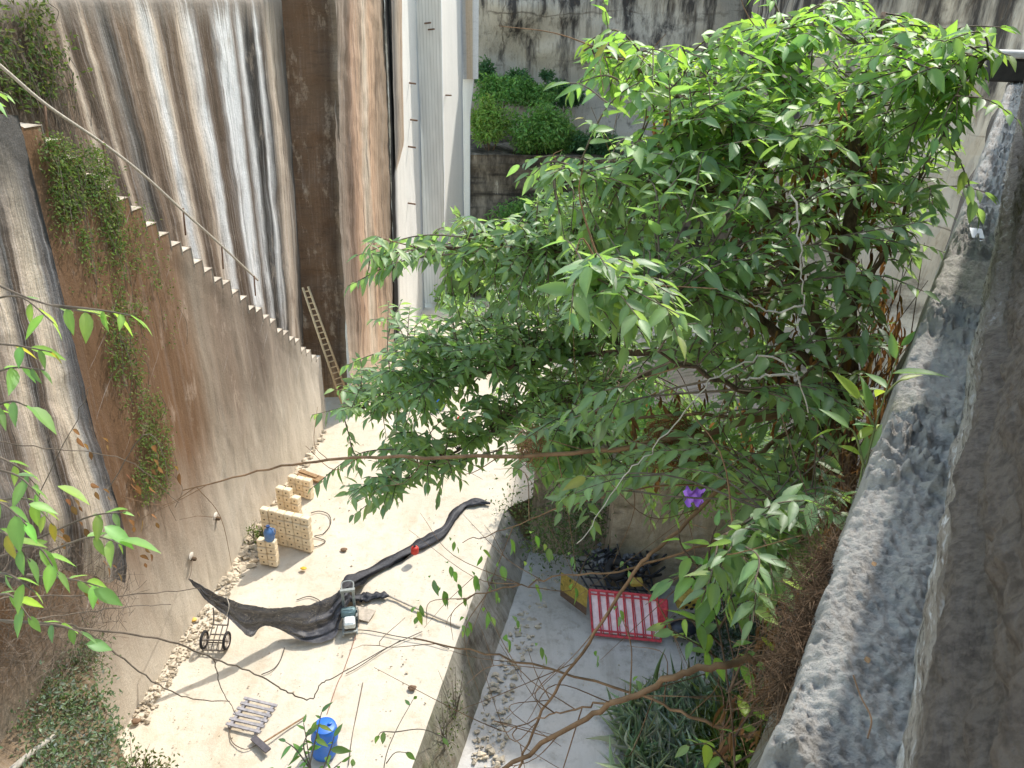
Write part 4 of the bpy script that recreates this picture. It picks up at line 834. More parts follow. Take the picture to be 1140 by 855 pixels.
# ================= STAIR HANDRAIL, LADDER, PEGS =================
m_wood = simple('weathered_wood', lin(150, 122, 92), .85, var=.3, sc=12, spec=.15, bump=.4); m_rust = simple('rusty_steel', lin(118, 92, 74), .75, metal=.3, var=.35, sc=18)
hr = thing('handrail', tuple(onpl(205, 255, *PW)), 'thin pale handrail sloping down the wall above the carved stair', 'handrail')
def wp(u, v, out): return onpl(u, v, lw(20, 0, out), NW)
mb = MB(); P = smoothpath([wp(-60, 25, -.1), wp(0, 73, -.1), wp(52, 117, -.1), wp(115, 160, -.1), wp(160, 195, -.1), wp(205, 236, -.1), wp(247, 274, -.1), wp(287, 312, -.15)], 6); mb.tube(P, .034, 7); mb.build('rail', m_pale, hr, True)
for (x, y, x2, y2) in ((50, 117, 52, 150), (115, 158, 118, 190), (204, 233, 206, 258), (247, 273, 248, 296), (283, 308, 284, 326)):
    mb = MB(); mb.tube([wp(x, y, -.1)+UP*.03, wp(x2, y2, -.16)-UP*.1], .024, 6); mb.build('post', m_rust, hr, True)
m_lad = simple('bleached_wood', lin(196, 170, 134), .85, var=.2, sc=10)
la = thing('ladder', tuple(onz(388, 452, FZ)), 'long wooden ladder leaning in the dark corner at the end of the stair', 'ladder')
pl_ = lambda u, v: onpl(u, v, np.array([0, YR-.5, 0]), np.array([0.0, -1, 0]))
tl, tr, bl_, br_ = pl_(337, 320), pl_(343, 319), onz(385, 462, FZ), onz(394, 458, FZ)
for a, b in ((tl, bl_), (tr, br_)):
    mb = MB(); mb.tube([a, (a+b)/2-UP*.04, b], .05, 6); mb.build('rail', m_lad, la, True)
for i in range(22):
    f = (i+.7)/22; mb = MB(); mb.tube([tl+(bl_-tl)*f, tr+(br_-tr)*f], .03, 5); mb.build('rung', m_lad, la)
for (u, v, lab) in ((455, 92, 'uppermost wooden peg sticking out of the tall white wall'), (457, 133, 'second wooden peg down the tall white wall'), (455, 163, 'wooden peg on the white wall below the weathered brown skin tip'), (455, 226, 'lowest wooden peg in the tall white wall just above the foliage')):
    p = onpl(u, v, p3, S2n); mb = MB(); mb.tube([p-S2n*.1, p+S2n*.38+np.array([0, -.05, -.04])], .045, 6); tag(mb.build('wooden_peg', m_rust), lab, 'peg')
for (u, v, lab) in ((473, 26, 'upper small peg on the grey lined face of the far wall'), (477, 33, 'lower small peg on the grey lined face of the far wall'), (496, 106, 'peg on the left edge of the pale wall past the grey lined face')):
    p = ony(u, v, YG-.05) if u < 490 else onpl(u, v, p4, S2n); mb = MB(); mb.tube([p, p+np.array([.35, -.5, .05])], .045, 6); tag(mb.build('wooden_peg', m_rust), lab, 'peg')
m_hole = simple('hole_dark', lin(96, 78, 60), .95)
m_splash = simple('mortar_splash', lin(196, 186, 172), .9, var=.2)
for (u, v, lab) in ((240, 577, 'short round stub with a pale collar in the wall above the rubble'), (213, 622, 'dark anchor stub with white mortar splash beside the net corner')):
    p = onpl(u, v, lw(20, 0, .0), NW); t = thing('anchor_stub', tuple(p), lab, 'anchor')
    mb = MB(); mb.lathe([(.06, -.1), (.07, .03), (.06, .13), (.045, .15)], p, NW, 12); mb.build('stub', m_hole, t, True)
    mb = MB(); mb.rock(p+UP*.10+NW*.01, .14, 5, (.25, 1.2, .8)); mb.build('mortar_collar', m_splash, t, True)
# ================= STONE BLOCKS =================
m_blk = NT('cut_limestone'); o = m_blk.obj(); gi = m_blk.n('ObjectInfo').outputs['Random']; nz = m_blk.noise(o, 9, 6, .65)
cb = m_blk.mix(m_blk.rng(nz, .3, .7), lin(222, 202, 168), lin(236, 220, 192)); cb = m_blk.mix(m_blk.math('MULTIPLY', gi, .4), cb, lin(216, 190, 154)); m_blk.bsdf(cb, .95, m_blk.bump(nz, .4, .02), 0, .1); m_blk = m_blk.m
ORD = ['first', 'second', 'third', 'fourth', 'fifth', 'sixth', 'seventh']
def stack(pa, pb, nc, nr, h, desc, dep=.24, skip=()):
    pa = np.array(pa); pb = np.array(pb); d = nrm(pb-pa); w_ = np.linalg.norm(pb-pa)/nc; rz = math.atan2(d[1], d[0]); bk = np.array([-d[1], d[0], 0])
    mb = MB(); mb.box((0, 0, h/2), (w_-.016, dep, h-.008), bev=.024); mb.m = 1; mb.lathe([(.032, 0), (.032, .003)], (0, -dep/2, h*.52), (0, -1, 0), 8); proto = mb.build('stone_block', [m_blk, m_hole]); first = True
    for r in range(nr):
        for c in range(nc):
            if (c, r) in skip: continue
            o = proto if first else proto.copy()
            if not first: C.objects.link(o)
            first = False; o.location = pa+d*w_*(c+.5)+bk*(dep/2+random.uniform(-.025, .025))+UP*(h*r+.01); o.rotation_euler = (0, 0, rz+random.uniform(-.04, .04))
            tag(o, f'limestone block, {ORD[c]} column from left, {ORD[nr-1-r]} course from top, {desc}', 'stone block', 'stacked limestone blocks')
F_ = FZ+.02
a1, b1 = onz(294, 603, F_), onz(347, 616, F_); stack(a1, b1, 6, 5, .275, 'largest stack')
a2, b2 = onz(310, 571, F_), onz(334, 577, F_); stack(a2, b2, 3, 4, .275, 'middle stack behind largest', skip=((2, 3),))
a3, b3 = onz(322, 551, F_), onz(347, 557, F_); stack(a3, b3, 3, 3, .275, 'farthest stack')
a4, b4 = onz(289, 629, F_), onz(309, 632, F_); stack(a4, b4, 2, 4, .25, 'small stack under jug')
tp = (a4+b4)/2+UP*1.01+np.array([.14, .13, 0])
m_bluej = simple('blue_jug_plastic', lin(86, 122, 170), .4, var=.15, spec=.5)
jg = thing('water_jug', tuple(tp), 'dull blue plastic jug standing on the small block stack', 'jug')
mb = MB(); mb.lathe([(.15, 0), (.17, .05), (.17, .30), (.13, .40), (.06, .45), (.055, .50)], tp, n=14); mb.build('body', m_bluej, jg, True)
mb = MB(); mb.lathe([(.065, .50), (.065, .55)], tp, n=12); mb.build('cap', simple('dark_cap', lin(50, 70, 110), .5), jg)
mb = MB(); mb.tube(smoothpath([tp+np.array([.05, 0, .45]), tp+np.array([.2, 0, .42]), tp+np.array([.2, 0, .25]), tp+np.array([.16, 0, .2])], 4), .018, 6); mb.build('handle', m_bluej, jg, True)
# plank behind the blocks
mb = MB(); p = onz(346, 533, F_); mb.box(p+UP*.12, (1.1, .35, .06), rz=-.45); mb.box(p+UP*.17+np.array([-.1, .1, 0]), (.9, .18, .05), rz=-.5)
tag(mb.build('plank', m_wood), 'weathered board lying tilted behind the farthest block stack', 'board')
# rubble along the wall, stones on floor and pit strip
mb = MB()
for poly, n, r0, r1, z in (([(238, 640), (262, 600), (290, 575), (300, 590), (285, 625), (262, 650), (238, 655)], 420, .04, .22, FZ), ([(300, 560), (330, 505), (352, 480), (365, 478), (345, 520), (312, 565)], 240, .03, .17, FZ), ([(200, 690), (238, 655), (262, 652), (250, 690), (215, 720)], 260, .02, .11, FZ), ([(150, 800), (165, 745), (205, 700), (222, 715), (190, 760), (165, 805)], 380, .02, .10, FZ), ([(300, 560), (312, 545), (318, 575), (300, 590)], 20, .08, .2, FZ)):
    for x, y in sample_poly(poly, n): r = RNG.uniform(r0, r1)*RNG.random()**.5; mb.chip(onz(x, y, z)+UP*r*.25, r, int(RNG.integers(1e6)), (1.2, .9, .65))
m_rub = simple('rubble_stone', lin(186, 172, 150), .95, var=.35, sc=3)
tag(mb.build('rubble', m_rub), 'cream rubble along the foot of the left wall', kind='stuff')
mb = MB()
for poly, n, z, r0, r1 in (([(150, 800), (350, 480), (570, 530), (480, 800), (400, 870), (140, 870)], 420, FZ, .012, .055), ([(520, 850), (545, 760), (575, 690), (605, 630), (625, 640), (575, 760), (560, 860)], 420, PZ, .03, .15), ([(560, 850), (640, 640), (760, 720), (740, 850)], 260, PZ, .015, .07)):
    for x, y in sample_poly(poly, n): r = RNG.uniform(r0, r1)*RNG.random()**.7; mb.chip(onz(x, y, z)+UP*(r*.3), max(.02, r), int(RNG.integers(1e6)), (1.1, .9, .7), 9)
tag(mb.build('loose_stones', m_rub), 'loose stones and chips scattered on the quarry floor and pit', kind='stuff')
for (u, v, lab, col, r) in ((215, 691, 'yellow plastic lump on the rubble at the foot of the wall', lin(226, 180, 90), .10), (338, 634, 'small yellow scrap lying on the white floor by the largest block stack', lin(226, 180, 60), .09)):
    mb = MB(); mb.rock(onz(u, v, F_)+UP*.05, r, 3, (1.3, .9, .4)); tag(mb.build('yellow_scrap', simple('yellow_plastic', col, .5), None, True), lab, 'scrap')
for (u, v, lab) in ((383, 613, 'dark brown stone lying alone right of the largest block stack'), (152, 804, 'dark brown clod at the foot of the wall bottom left'), (459, 767, 'small brown clod on the floor near the step')):
    mb = MB(); mb.rock(onz(u, v, F_)+UP*.05, .11, 8, (1.2, .9, .5)); tag(mb.build('stone', simple('brown_stone', lin(120, 96, 76), .95)), lab, 'stone')
# moss tuft by the blocks
bush('weed', [onz(289, 594, FZ+.2)+.15*RNG.standard_normal(3) for _ in range(6)], 350, .10, [(.10, .16, .03), (.12, .15, .05)], 'small green weed tuft beside the left end of the largest block stack', (.13, .13, .12), 'weed')
# ================= HAND CART =================
m_tyre = simple('black_tyre', lin(44, 42, 42), .8, var=.2); m_grey = simple('grey_steel', lin(120, 112, 104), .5, metal=.4, var=.25, sc=14); m_spoke = simple('wheel_rim', lin(170, 160, 150), .5, metal=.5)
wl, wr = onz(229, 720, F_), onz(254, 721, F_); ax_ = nrm(wr-wl); fw = np.array([-ax_[1], ax_[0], 0]); mid = (wl+wr)/2; RW = .27
ct = thing('hand_cart', tuple(mid), 'two wheeled steel hand cart with open bar bed standing on the white floor', 'hand cart')
hub = mid+UP*RW
for c in (wl, wr):
    mb = MB(); mb.torus(c+UP*RW, ax_, RW-.04, .042, 26, 8); wh = mb.build('wheel', m_tyre, ct, True)
    mb = MB(); mb.torus(c+UP*RW, ax_, RW-.09, .016, 22, 6); mb.lathe([(.05, -.06), (.05, .06)], c+UP*RW, ax_, 10)
    for k in range(8):
        a = nrm(fw*math.cos(k*math.pi/4)+UP*math.sin(k*math.pi/4)); mb.bar(c+UP*RW, c+UP*RW+a*(RW-.09), .008, 4)
    mb.build('rim', m_spoke, wh)
hw = np.linalg.norm(wr-wl)/2-.11
mb = MB(); mb.bar(wl+UP*RW, wr+UP*RW, .022, 8); mb.build('axle', m_grey, ct)
fr = mid-fw*.22+UP*.10; bk_ = mid+fw*.45+UP*.42
mb = MB()
for s in (-1, -.35, .35, 1): mb.bar(fr+ax_*hw*s, bk_+ax_*hw*s, .018, 6)
for f in (0, .3, .62, 1): q = fr+(bk_-fr)*f; mb.bar(q-ax_*(hw+(.1 if f == 0 else 0)), q+ax_*(hw+(.1 if f == 0 else 0)), .022, 6)
mb.build('frame', m_grey, ct)
for s in (-1, 1):
    q = bk_+ax_*hw*s; mb = MB(); mb.tube(smoothpath([q, q+fw*.12+UP*.15, q+fw*.18+UP*.34, q+fw*.2+UP*.46], 4), .022, 7); mb.build('handle', m_grey, ct, True)
# ================= NETTING =================
m_net = NT('black_netting'); o = m_net.obj(); q1_ = m_net.noise(m_net.mapv(o, (1, 1, 1)), 60, 3); q2_ = m_net.noise(o, 3, 5, .6)
d_ = m_net.n('BsdfPrincipled'); m_net.l(m_net.mix(m_net.rng(q2_, .3, .7), lin(38, 38, 42), lin(70, 70, 76)), d_.inputs['Base Color']); d_.inputs['Roughness'].default_value = .55; d_.inputs['Specular IOR Level'].default_value = .4
tr_ = m_net.n('BsdfTransparent'); mx = m_net.n('MixShader'); m_net.l(m_net.rng(q1_, .50, .72, 0, .45), mx.inputs[0]); m_net.l(d_.outputs[0], mx.inputs[1]); m_net.l(tr_.outputs[0], mx.inputs[2]); m_net.l(mx.outputs[0], m_net.out.inputs[0]); m_net = m_net.m
tn = thing('shade_net', tuple(onz(385, 668, FZ)), 'black shade netting slung from the wall and trailing rolled across the white floor', 'netting')
H_ = lambda u, v, h: onz(u, v, FZ+h)
up_ = smoothpath([H_(210, 644, 2.9), H_(248, 664, 2.1), H_(293, 676, 1.45), H_(331, 675, 1.05), H_(360, 667, .9), H_(388, 652, .8)], 14)
lo_ = smoothpath([H_(210, 646, 2.88), H_(232, 671, 2.15), H_(256, 690, 1.45), H_(279, 709, .85), H_(291, 698, .85), H_(306, 698, .62), H_(316, 703, .4), H_(336, 714, .2), H_(356, 715, .1), H_(373, 708, .1), H_(380, 690, .25), H_(390, 668, .45)], 14)
N1, N2 = 110, 26; fu = np.linspace(0, 1, N1); iu = lambda P, f: np.stack([np.interp(f, np.linspace(0, 1, len(P)), P[:, i]) for i in range(3)], 1)
Aa, Bb = iu(up_, fu), iu(lo_, fu); V = []
for j in range(N2):
    t_ = j/(N2-1); p = Aa+(Bb-Aa)*t_; amp = .26*math.sin(math.pi*t_)*np.sin(math.pi*fu)[:, None]+.02
    fold = np.sin(t_*17+3.5*vnoise(np.stack([fu*5, fu*0+t_*1.2, fu*0], 1), 3))+.5*np.sin(t_*33+fu*9)
    V.append(p+amp*.45*fold[:, None]*np.array([.25, -.8, .5])+np.array([0, .15, -.25])*(math.sin(math.pi*t_)*np.sin(math.pi*fu)[:, None]))
V = np.concatenate(V); V = V+.035*np.stack([fbm(V*4, 3, 201), fbm(V*4, 3, 202), fbm(V*4, 3, 203)], 1)*.8; V[:, 2] = np.maximum(V[:, 2], FZ+.06)
sheet('hanging_sheet', V, N1, N2, m_net, kind=None, parent=tn)
def rollcloth(name, ctrl, w0, w1, parent):
    P = smoothpath(ctrl, 12); n = len(P); T = nrm(np.gradient(P, axis=0)); S = nrm(np.cross(T, UP)); m = 18; V = []
    for i in range(n):
        f = i/(n-1); ww = np.interp(f, [0, .1, .85, 1], [w0*.7, w0, w1, w1*.4])*(1+.3*math.sin(f*23)*math.sin(f*9))
        for j in range(m):
            a = 2*math.pi*j/m; rr = 1+.45*vnoise(np.array([[j*.9, f*9, 1.]]), 5)[0]+.22*math.sin(j*2.1+f*14)+.25*vnoise(np.array([[j*2.3, f*30, 4.]]), 6)[0]
            V.append(P[i]+S[i]*math.cos(a)*ww*rr+UP*(max(0, math.sin(a))*ww*.75*rr+.03))
    q = np.array([(i*m+j, i*m+(j+1) % m, (i+1)*m+(j+1) % m, (i+1)*m+j) for i in range(n-1) for j in range(m)])
    return link(name, fast_mesh(name, np.array(V), [q]), m_net2, parent, True)
m_net2 = simple('rolled_netting', lin(50, 50, 55), .6, var=.4, sc=16, spec=.4, bump=.6)
fl = lambda u, v: onz(u, v, FZ+.04)
rollcloth('rolled_length', [H_(383, 660, .6), H_(394, 648, .25), fl(420, 634), fl(445, 620), fl(470, 606), fl(492, 592), fl(505, 575), fl(516, 564), fl(532, 560), fl(546, 561)], .19, .13, tn)
rollcloth('rolled_length', [H_(384, 668, .35), fl(400, 667), fl(418, 664), fl(433, 664)], .17, .10, tn)
mb = MB(); mb.tube(smoothpath([H_(210, 645, 2.9), (H_(210, 645, 2.9)+onpl(214, 624, lw(20, 0, .2), NW))/2-UP*.1, onpl(214, 624, lw(20, 0, .2), NW)], 5), .012, 5); mb.build('cord', m_twig, tn)
mb = MB(); mb.tube(smoothpath([fl(432, 663), fl(470, 680), fl(512, 698)], 6), .035, 6); mb.build('cord', m_pale, tn, True)
mb = MB(); mb.tube(smoothpath([H_(252, 664, 2.05), H_(255, 675, 1.9), H_(251, 690, 1.6)], 5), .014, 5); mb.build('cord', m_pale, tn, True)
p = onz(462, 616, FZ+.32); t = thing('red_can', tuple(p), 'small red can resting on the rolled netting', 'can')
m_red = simple('red_paint', lin(196, 60, 48), .5, var=.25, sc=12)
mb = MB(); mb.lathe([(.10, 0), (.13, .03), (.13, .22), (.10, .26), (.05, .28)], p, n=14); mb.build('body', m_red, t, True)
mb = MB(); mb.lathe([(.04, .28), (.04, .33)], p, n=10); mb.build('cap', m_tyre, t)
# ================= STONE SAW MACHINE =================
c = onz(390, 694, F_); t = thing('stone_saw', tuple(c), 'small grey motorised stone saw standing beside the bunched netting', 'machine', rz=0)
m_mach = simple('machine_grey', lin(150, 154, 150), .45, metal=.3, var=.25, sc=14); m_motor = simple('motor_teal', lin(110, 132, 134), .45, metal=.2, var=.2); ex, ey = np.array([.97, .2, 0]), np.array([-.2, .97, 0])
mb = MB()
for s in (-.2, .2): mb.box(c+ex*s+UP*.08, (.06, 1.1, .07), rz=.2)
for s in (-.5, 0, .5): mb.box(c+ey*s+UP*.13, (.42, .06, .05), rz=.2)
mb.build('base_frame', m_mach, t)
mb = MB(); mb.box(c+ey*.35+ex*-.16+UP*.55, (.08, .08, .85), rz=.2); mb.box(c+ey*.35+ex*.16+UP*.55, (.08, .08, .85), rz=.2); mb.box(c+ey*.35+UP*.98, (.44, .10, .08), rz=.2); mb.build('upright', m_mach, t)
mb = MB(); mb.lathe([(.10, -.24), (.15, -.2), (.15, .14), (.13, .18), (.05, .2), (.03, .28)], c+UP*.42+ey*.02, ex, 16)
for k in range(10):
    th = k*.63; mb.bar(c+UP*.42+ey*.02-ex*.18+.155*(ey*math.cos(th)+UP*math.sin(th)), c+UP*.42+ey*.02+ex*.12+.155*(ey*math.cos(th)+UP*math.sin(th)), .012, 4)
mb.build('motor', m_motor, t, True)
mb = MB(); mb.box(c+ey*-.30+UP*.32, (.34, .36, .22), rz=.2, bev=.04); mb.build('housing', simple('light_casing', lin(200, 204, 200), .4, metal=.2), t)
mb = MB(); mb.lathe([(.26, -.012), (.26, .012)], c+ex*.26+ey*-.05+UP*.3, ex, 26); mb.build('blade', m_grey, t)
mb = MB(); mb.tube(smoothpath([c+ey*.35+UP*.9-ex*.16, c+ey*.7+UP*1.0-ex*.16, c+ey*.7+UP*1.0+ex*.16, c+ey*.35+UP*.9+ex*.16], 4), .022, 6); mb.build('handle', m_mach, t)
mb = MB(); mb.box(onz(402, 683, F_+.01), (.75, .5, .03), rz=-.3); tag(mb.build('ply_board', simple('grey_board', lin(176, 164, 148), .9)), 'thin grey board lying on the floor under the stone saw', 'board')
# cables on the floor
m_cable = simple('dark_cable', lin(62, 56, 52), .7); m_orange = simple('brown_rope', lin(150, 104, 84), .85)
def floorline(pts, r, name, lab, cat, mat):
    mb = MB(); P = smoothpath([onz(u, v, FZ+.035) for u, v in pts], 8); mb.tube(P, r, 5); tag(mb.build(name, mat, None, True), lab, cat)
floorline([(400, 694), (392, 720), (382, 748), (376, 760), (364, 795)], .010, 'rope', 'thin reddish rope running from the stone saw towards the blue drum', 'rope', m_orange)
floorline([(330, 668), (345, 664), (358, 672), (352, 690), (362, 703), (340, 706), (300, 604)][:6], .014, 'cable', 'thin loop of cable lying on the floor right of the net', 'cable', m_cable)
floorline([(346, 571), (356, 569), (366, 573), (368, 583), (360, 594), (350, 597), (362, 602), (356, 607), (349, 609)], .016, 'cable', 'grey cable curling on the floor beside the block stacks', 'cable', m_cable)
floorline([(376, 701), (410, 702), (440, 708), (475, 714), (500, 722)], .014, 'cable', 'dark cable crossing the floor from the saw to the step edge', 'cable', m_cable)
floorline([(470, 703), (450, 712), (430, 722), (400, 742), (385, 750)], .012, 'cable', 'thin cable lying slanted across the floor above the drum', 'cable', m_cable)
floorline([(317, 721), (312, 735), (304, 745), (291, 751)], .014, 'cable', 'short bent piece of wire on the floor below the net', 'cable', m_cable)
floorline([(404, 760), (398, 790), (392, 820), (388, 852)], .012, 'cable', 'pale straight wire lying on the floor right of the blue drum', 'cable', m_twig)
floorline([(255, 805), (258, 825), (272, 834), (285, 830)], .012, 'cable', 'short wire curling from the slatted pallet', 'cable', m_twig)
# ================= PALLET, SCRAPER, DRUM =================
pc = onz(281, 798, F_); t = thing('pallet', tuple(pc), 'small grey slatted pallet lying flat on the white floor', 'pallet')
m_slat = simple('grey_slat', lin(150, 146, 148), .85, var=.3, sc=10, bump=.3)
rzp = math.radians(-14); e1 = np.array([math.cos(rzp), math.sin(rzp), 0]); e2 = np.array([-e1[1], e1[0], 0])
for s in (-.42, .42): mb = MB(); mb.box(pc+e1*s*.9+UP*.04, (.08, .95, .08), rz=rzp); mb.build('runner', m_slat, t)
for k in range(6): mb = MB(); mb.box(pc+e2*(-.42+k*.168)+UP*.085, (.98, .075, .03), rz=rzp+random.uniform(-.02, .02)); mb.build('slat', m_slat, t)
a, b = onz(291, 828, F_+.08), onz(341, 797, F_+.05); t = thing('scraper', tuple(a), 'long handled grey scraper lying on the floor left of the blue drum', 'scraper')
mb = MB(); mb.bar(a, b, .022, 7); mb.build('handle', m_wood, t)
d = nrm(b-a); mb = MB(); mb.box(a-d*.02, (.16, .62, .05), rz=math.atan2(d[1], d[0])+.15); mb.build('blade', simple('dark_steel', lin(96, 92, 96), .5, metal=.4), t)
dc = onz(361, 838, F_); t = thing('drum', tuple(dc), 'bright blue plastic drum standing behind the sapling leaves', 'drum')
m_drum = simple('blue_drum_plastic', lin(40, 104, 190), .45, var=.12, sc=4, spec=.5)
axd = nrm(np.array([.10, .06, 1.]))
mb = MB(); mb.lathe([(.24, 0), (.30, .03), (.31, .10), (.325, .13), (.325, .17), (.31, .2), (.315, .50), (.33, .53), (.33, .57), (.31, .6), (.30, .82), (.27, .90), (.24, .92)], dc, axd, 28); mb.build('body', m_drum, t, True)
mb = MB(); mb.torus(dc+axd*.91, axd, .255, .018, 28, 6); mb.build('rim', m_drum, t, True)
mb = MB(); mb.lathe([(.05, .92), (.05, .96), (.03, .965)], dc+np.array([.11, .06, 0]), axd, 12); mb.build('bung', m_drum, t)
# blue and red things under the tree
p = onz(490, 456, F_); t = thing('jerrycan', tuple(p), 'bright blue jerrycan on the far floor seen through the leaves', 'jerrycan')
mb = MB(); mb.box(p+UP*.3, (.42, .3, .55), rz=.3, bev=.06); mb.build('body', m_drum, t); mb = MB(); mb.lathe([(.06, 0), (.06, .08)], p+UP*.575, UP, 10); mb.build('cap', m_tyre, t)
p = onz(513, 474, F_); t = thing('red_can', tuple(p), 'red can on the far floor under the tree branches', 'can'); mb = MB(); mb.lathe([(.16, 0), (.18, .03), (.18, .36), (.13, .42)], p, n=14); mb.build('body', m_red, t, True)
# ================= BROKEN TRAILER AND SCRAP IN THE PIT =================
Pz = PZ+.05
ga, gb = onz(660, 706, Pz+.12), onz(736, 714, Pz+.12); gd = nrm(gb-ga); gw = np.linalg.norm(gb-ga); gback = nrm(np.cross(UP, gd)); gup = nrm(UP*.8+gback*.6); GH = 1.45
m_redp = simple('faded_red_steel', lin(200, 72, 80), .55, var=.3, sc=9); m_pink = simple('pink_sheet', lin(244, 214, 214), .7, var=.15, sc=6); m_yel = simple('faded_yellow_steel', lin(172, 146, 72), .6, var=.3, sc=10); m_blk_ = simple('black_scrap', lin(48, 48, 52), .6, var=.5, sc=9); m_rubber = m_tyre
tr_o = thing('trailer', tuple((ga+gb)/2-UP*.1), 'broken trailer with red barred tailboard and yellow side panel in the shaded pit', 'trailer')
skew = -gd*.22
def gp(a, h): return ga+gd*gw*a+(gup*GH+skew)*h
mb = MB()
for h in (0, .97): mb.bar(gp(0, h), gp(1, h), .045, 6)
mb.bar(gp(0, .1), gp(1, .1), .03, 6); mb.bar(gp(0, .88), gp(1, .88), .025, 6)
for k in range(9):
    a = k/8; mb.bar(gp(a, 0), gp(a, .97), .038 if k in (0, 8) else .026, 6)
    if 0 < k < 8: mb.bar(gp(a+.035, 0), gp(a+.02, .97), .016, 5)
tb_ = mb.build('tailboard', m_redp, tr_o)
q = [gp(.02, .03)+gback*.05, gp(.98, .03)+gback*.05, gp(.98, .95)+gback*.05, gp(.02, .95)+gback*.05]; mb = MB(); mb.add(q+[x+gback*.02 for x in q], [(0, 1, 2, 3), (7, 6, 5, 4), (0, 4, 5, 1), (1, 5, 6, 2), (2, 6, 7, 3), (3, 7, 4, 0)]); mb.build('backing_sheet', m_pink, tb_)
mb = MB()
for k in range(9): a = gp(k/8, .93)+gback*.08; mb.bar(a, a+gback*1.7-gd*.75+UP*-.15, .032, 5)
for k in range(4): a = gp(0, .93)+gback*(.3+.4*k)-gd*.2*k; mb.bar(a, a+gd*gw, .03, 5)
mb.build('bed', m_blk_, tr_o, True)
y0_ = gp(0, .95)-gd*.05; y1_ = y0_-gd*.95+gback*.75; mb = MB(); mb.add([y0_, y1_, y1_-UP*.6-gback*.15, y0_-UP*.62-gback*.15, y0_+gback*.05, y1_+gback*.05, y1_-UP*.6-gback*.1, y0_-UP*.62-gback*.1], [(0, 1, 2, 3), (7, 6, 5, 4), (0, 4, 5, 1), (1, 5, 6, 2), (2, 6, 7, 3), (3, 7, 4, 0)]); mb.build('side_panel', m_yel, tr_o)
y2 = y0_-UP*.64; mb = MB(); mb.add([y2, y1_-UP*.62, y1_-UP*1.1+gback*.1, y2-UP*.55+gback*.1], [(0, 1, 2, 3)]); mb.build('skirt', simple('brown_rusty_panel', lin(120, 96, 82), .8), tr_o)
mb = MB(); mb.box(gp(1, .55)+gd*.13+gback*.1, (.28, .5, .9), rz=math.atan2(gd[1], gd[0]), bev=.03); mb.build('corner_post', m_redp, tr_o)
bc = gp(.45, 1.0)+gback*.75
def scrapthing(name, lab, cat): return thing(name, tuple(bc), lab, cat)
mb = MB(); mb.torus(bc-gd*.15+UP*.30, nrm(UP*.75-gback*.5), .27, .125, 26, 10); tag(mb.build('tyre', m_rubber, None, True), 'black tyre lying among scrap on the red trailer', 'tyre')
mb = MB()
for k in range(34):
    p = bc+gd*RNG.uniform(-1.0, 1.1)+gback*RNG.uniform(-.3, 1.2)+UP*RNG.uniform(-.05, .25); d = nrm(gd*RNG.uniform(-1, 1)+gback*RNG.uniform(-1, 1)+UP*.15); l = RNG.uniform(.3, .9)
    mb.tube(smoothpath([p-d*l, p+.12*RNG.standard_normal(3), p+d*l], 5), RNG.uniform(.02, .05), 6)
tag(mb.build('scrap_heap', m_blk_, None, True), 'tangled heap of dark hoses and rods piled on the trailer', kind='stuff')
mb = MB()
for k in range(60): mb.chip(bc+gd*RNG.uniform(-1.0, 1.2)+gback*RNG.uniform(.4, 1.5)+UP*RNG.uniform(-.15, .15), RNG.uniform(.06, .22), k+50, (1, 1, .6))
tag(mb.build('scrap_lumps', simple('grey_scrap', lin(130, 128, 130), .7, var=.5, sc=8)), 'grey lumps and rags in the scrap behind the tyre', kind='stuff')
p = bc+gd*.55-gback*.35+UP*.12; mb = MB(); mb.box(p, (.42, .3, .2), rz=.1, bev=.04); tag(mb.build('yellow_box', m_yel), 'small yellow box among the dark scrap on the trailer bed', 'box')
p = gp(1, .78)+gd*.95+gback*.4; t = thing('engine_cover', tuple(p), 'yellow dented engine cover beside the right end of the red tailboard', 'engine cover')
mb = MB(); mb.box(p+UP*.05, (.72, .6, .52), rz=.1, bev=.09); mb.build('shell', m_yel, t)
for dx, dz_ in ((-.18, .1), (.02, .12), (.18, .02), (-.05, -.08), (.12, -.14)): mb = MB(); mb.lathe([(.06, 0), (.06, .01)], p+np.array([dx, -.325, .05+dz_]), (0.1, -1, 0), 10); mb.build('vent', m_tyre, t)
mb = MB(); mb.rock(gp(1, .35)+gd*.75, .42, 9, (1.2, .8, .55), 2); tag(mb.build('plastic_sack', simple('black_plastic', lin(40, 42, 50), .35, spec=.5), None, True), 'crumpled dark sack under the yellow engine cover', 'sack')
mb = MB(); P = smoothpath([gp(1, .9)+gd*.2, gp(1, .55)+gd*.28-gback*.2, gp(1, .25)+gd*.5-gback*.25, gp(1, .5)+gd*.75-gback*.25], 6); mb.tube(P, .045, 7); tag(mb.build('yellow_hose', m_yel, None, True), 'bent yellow hose hanging at the right end of the tailboard', 'hose')
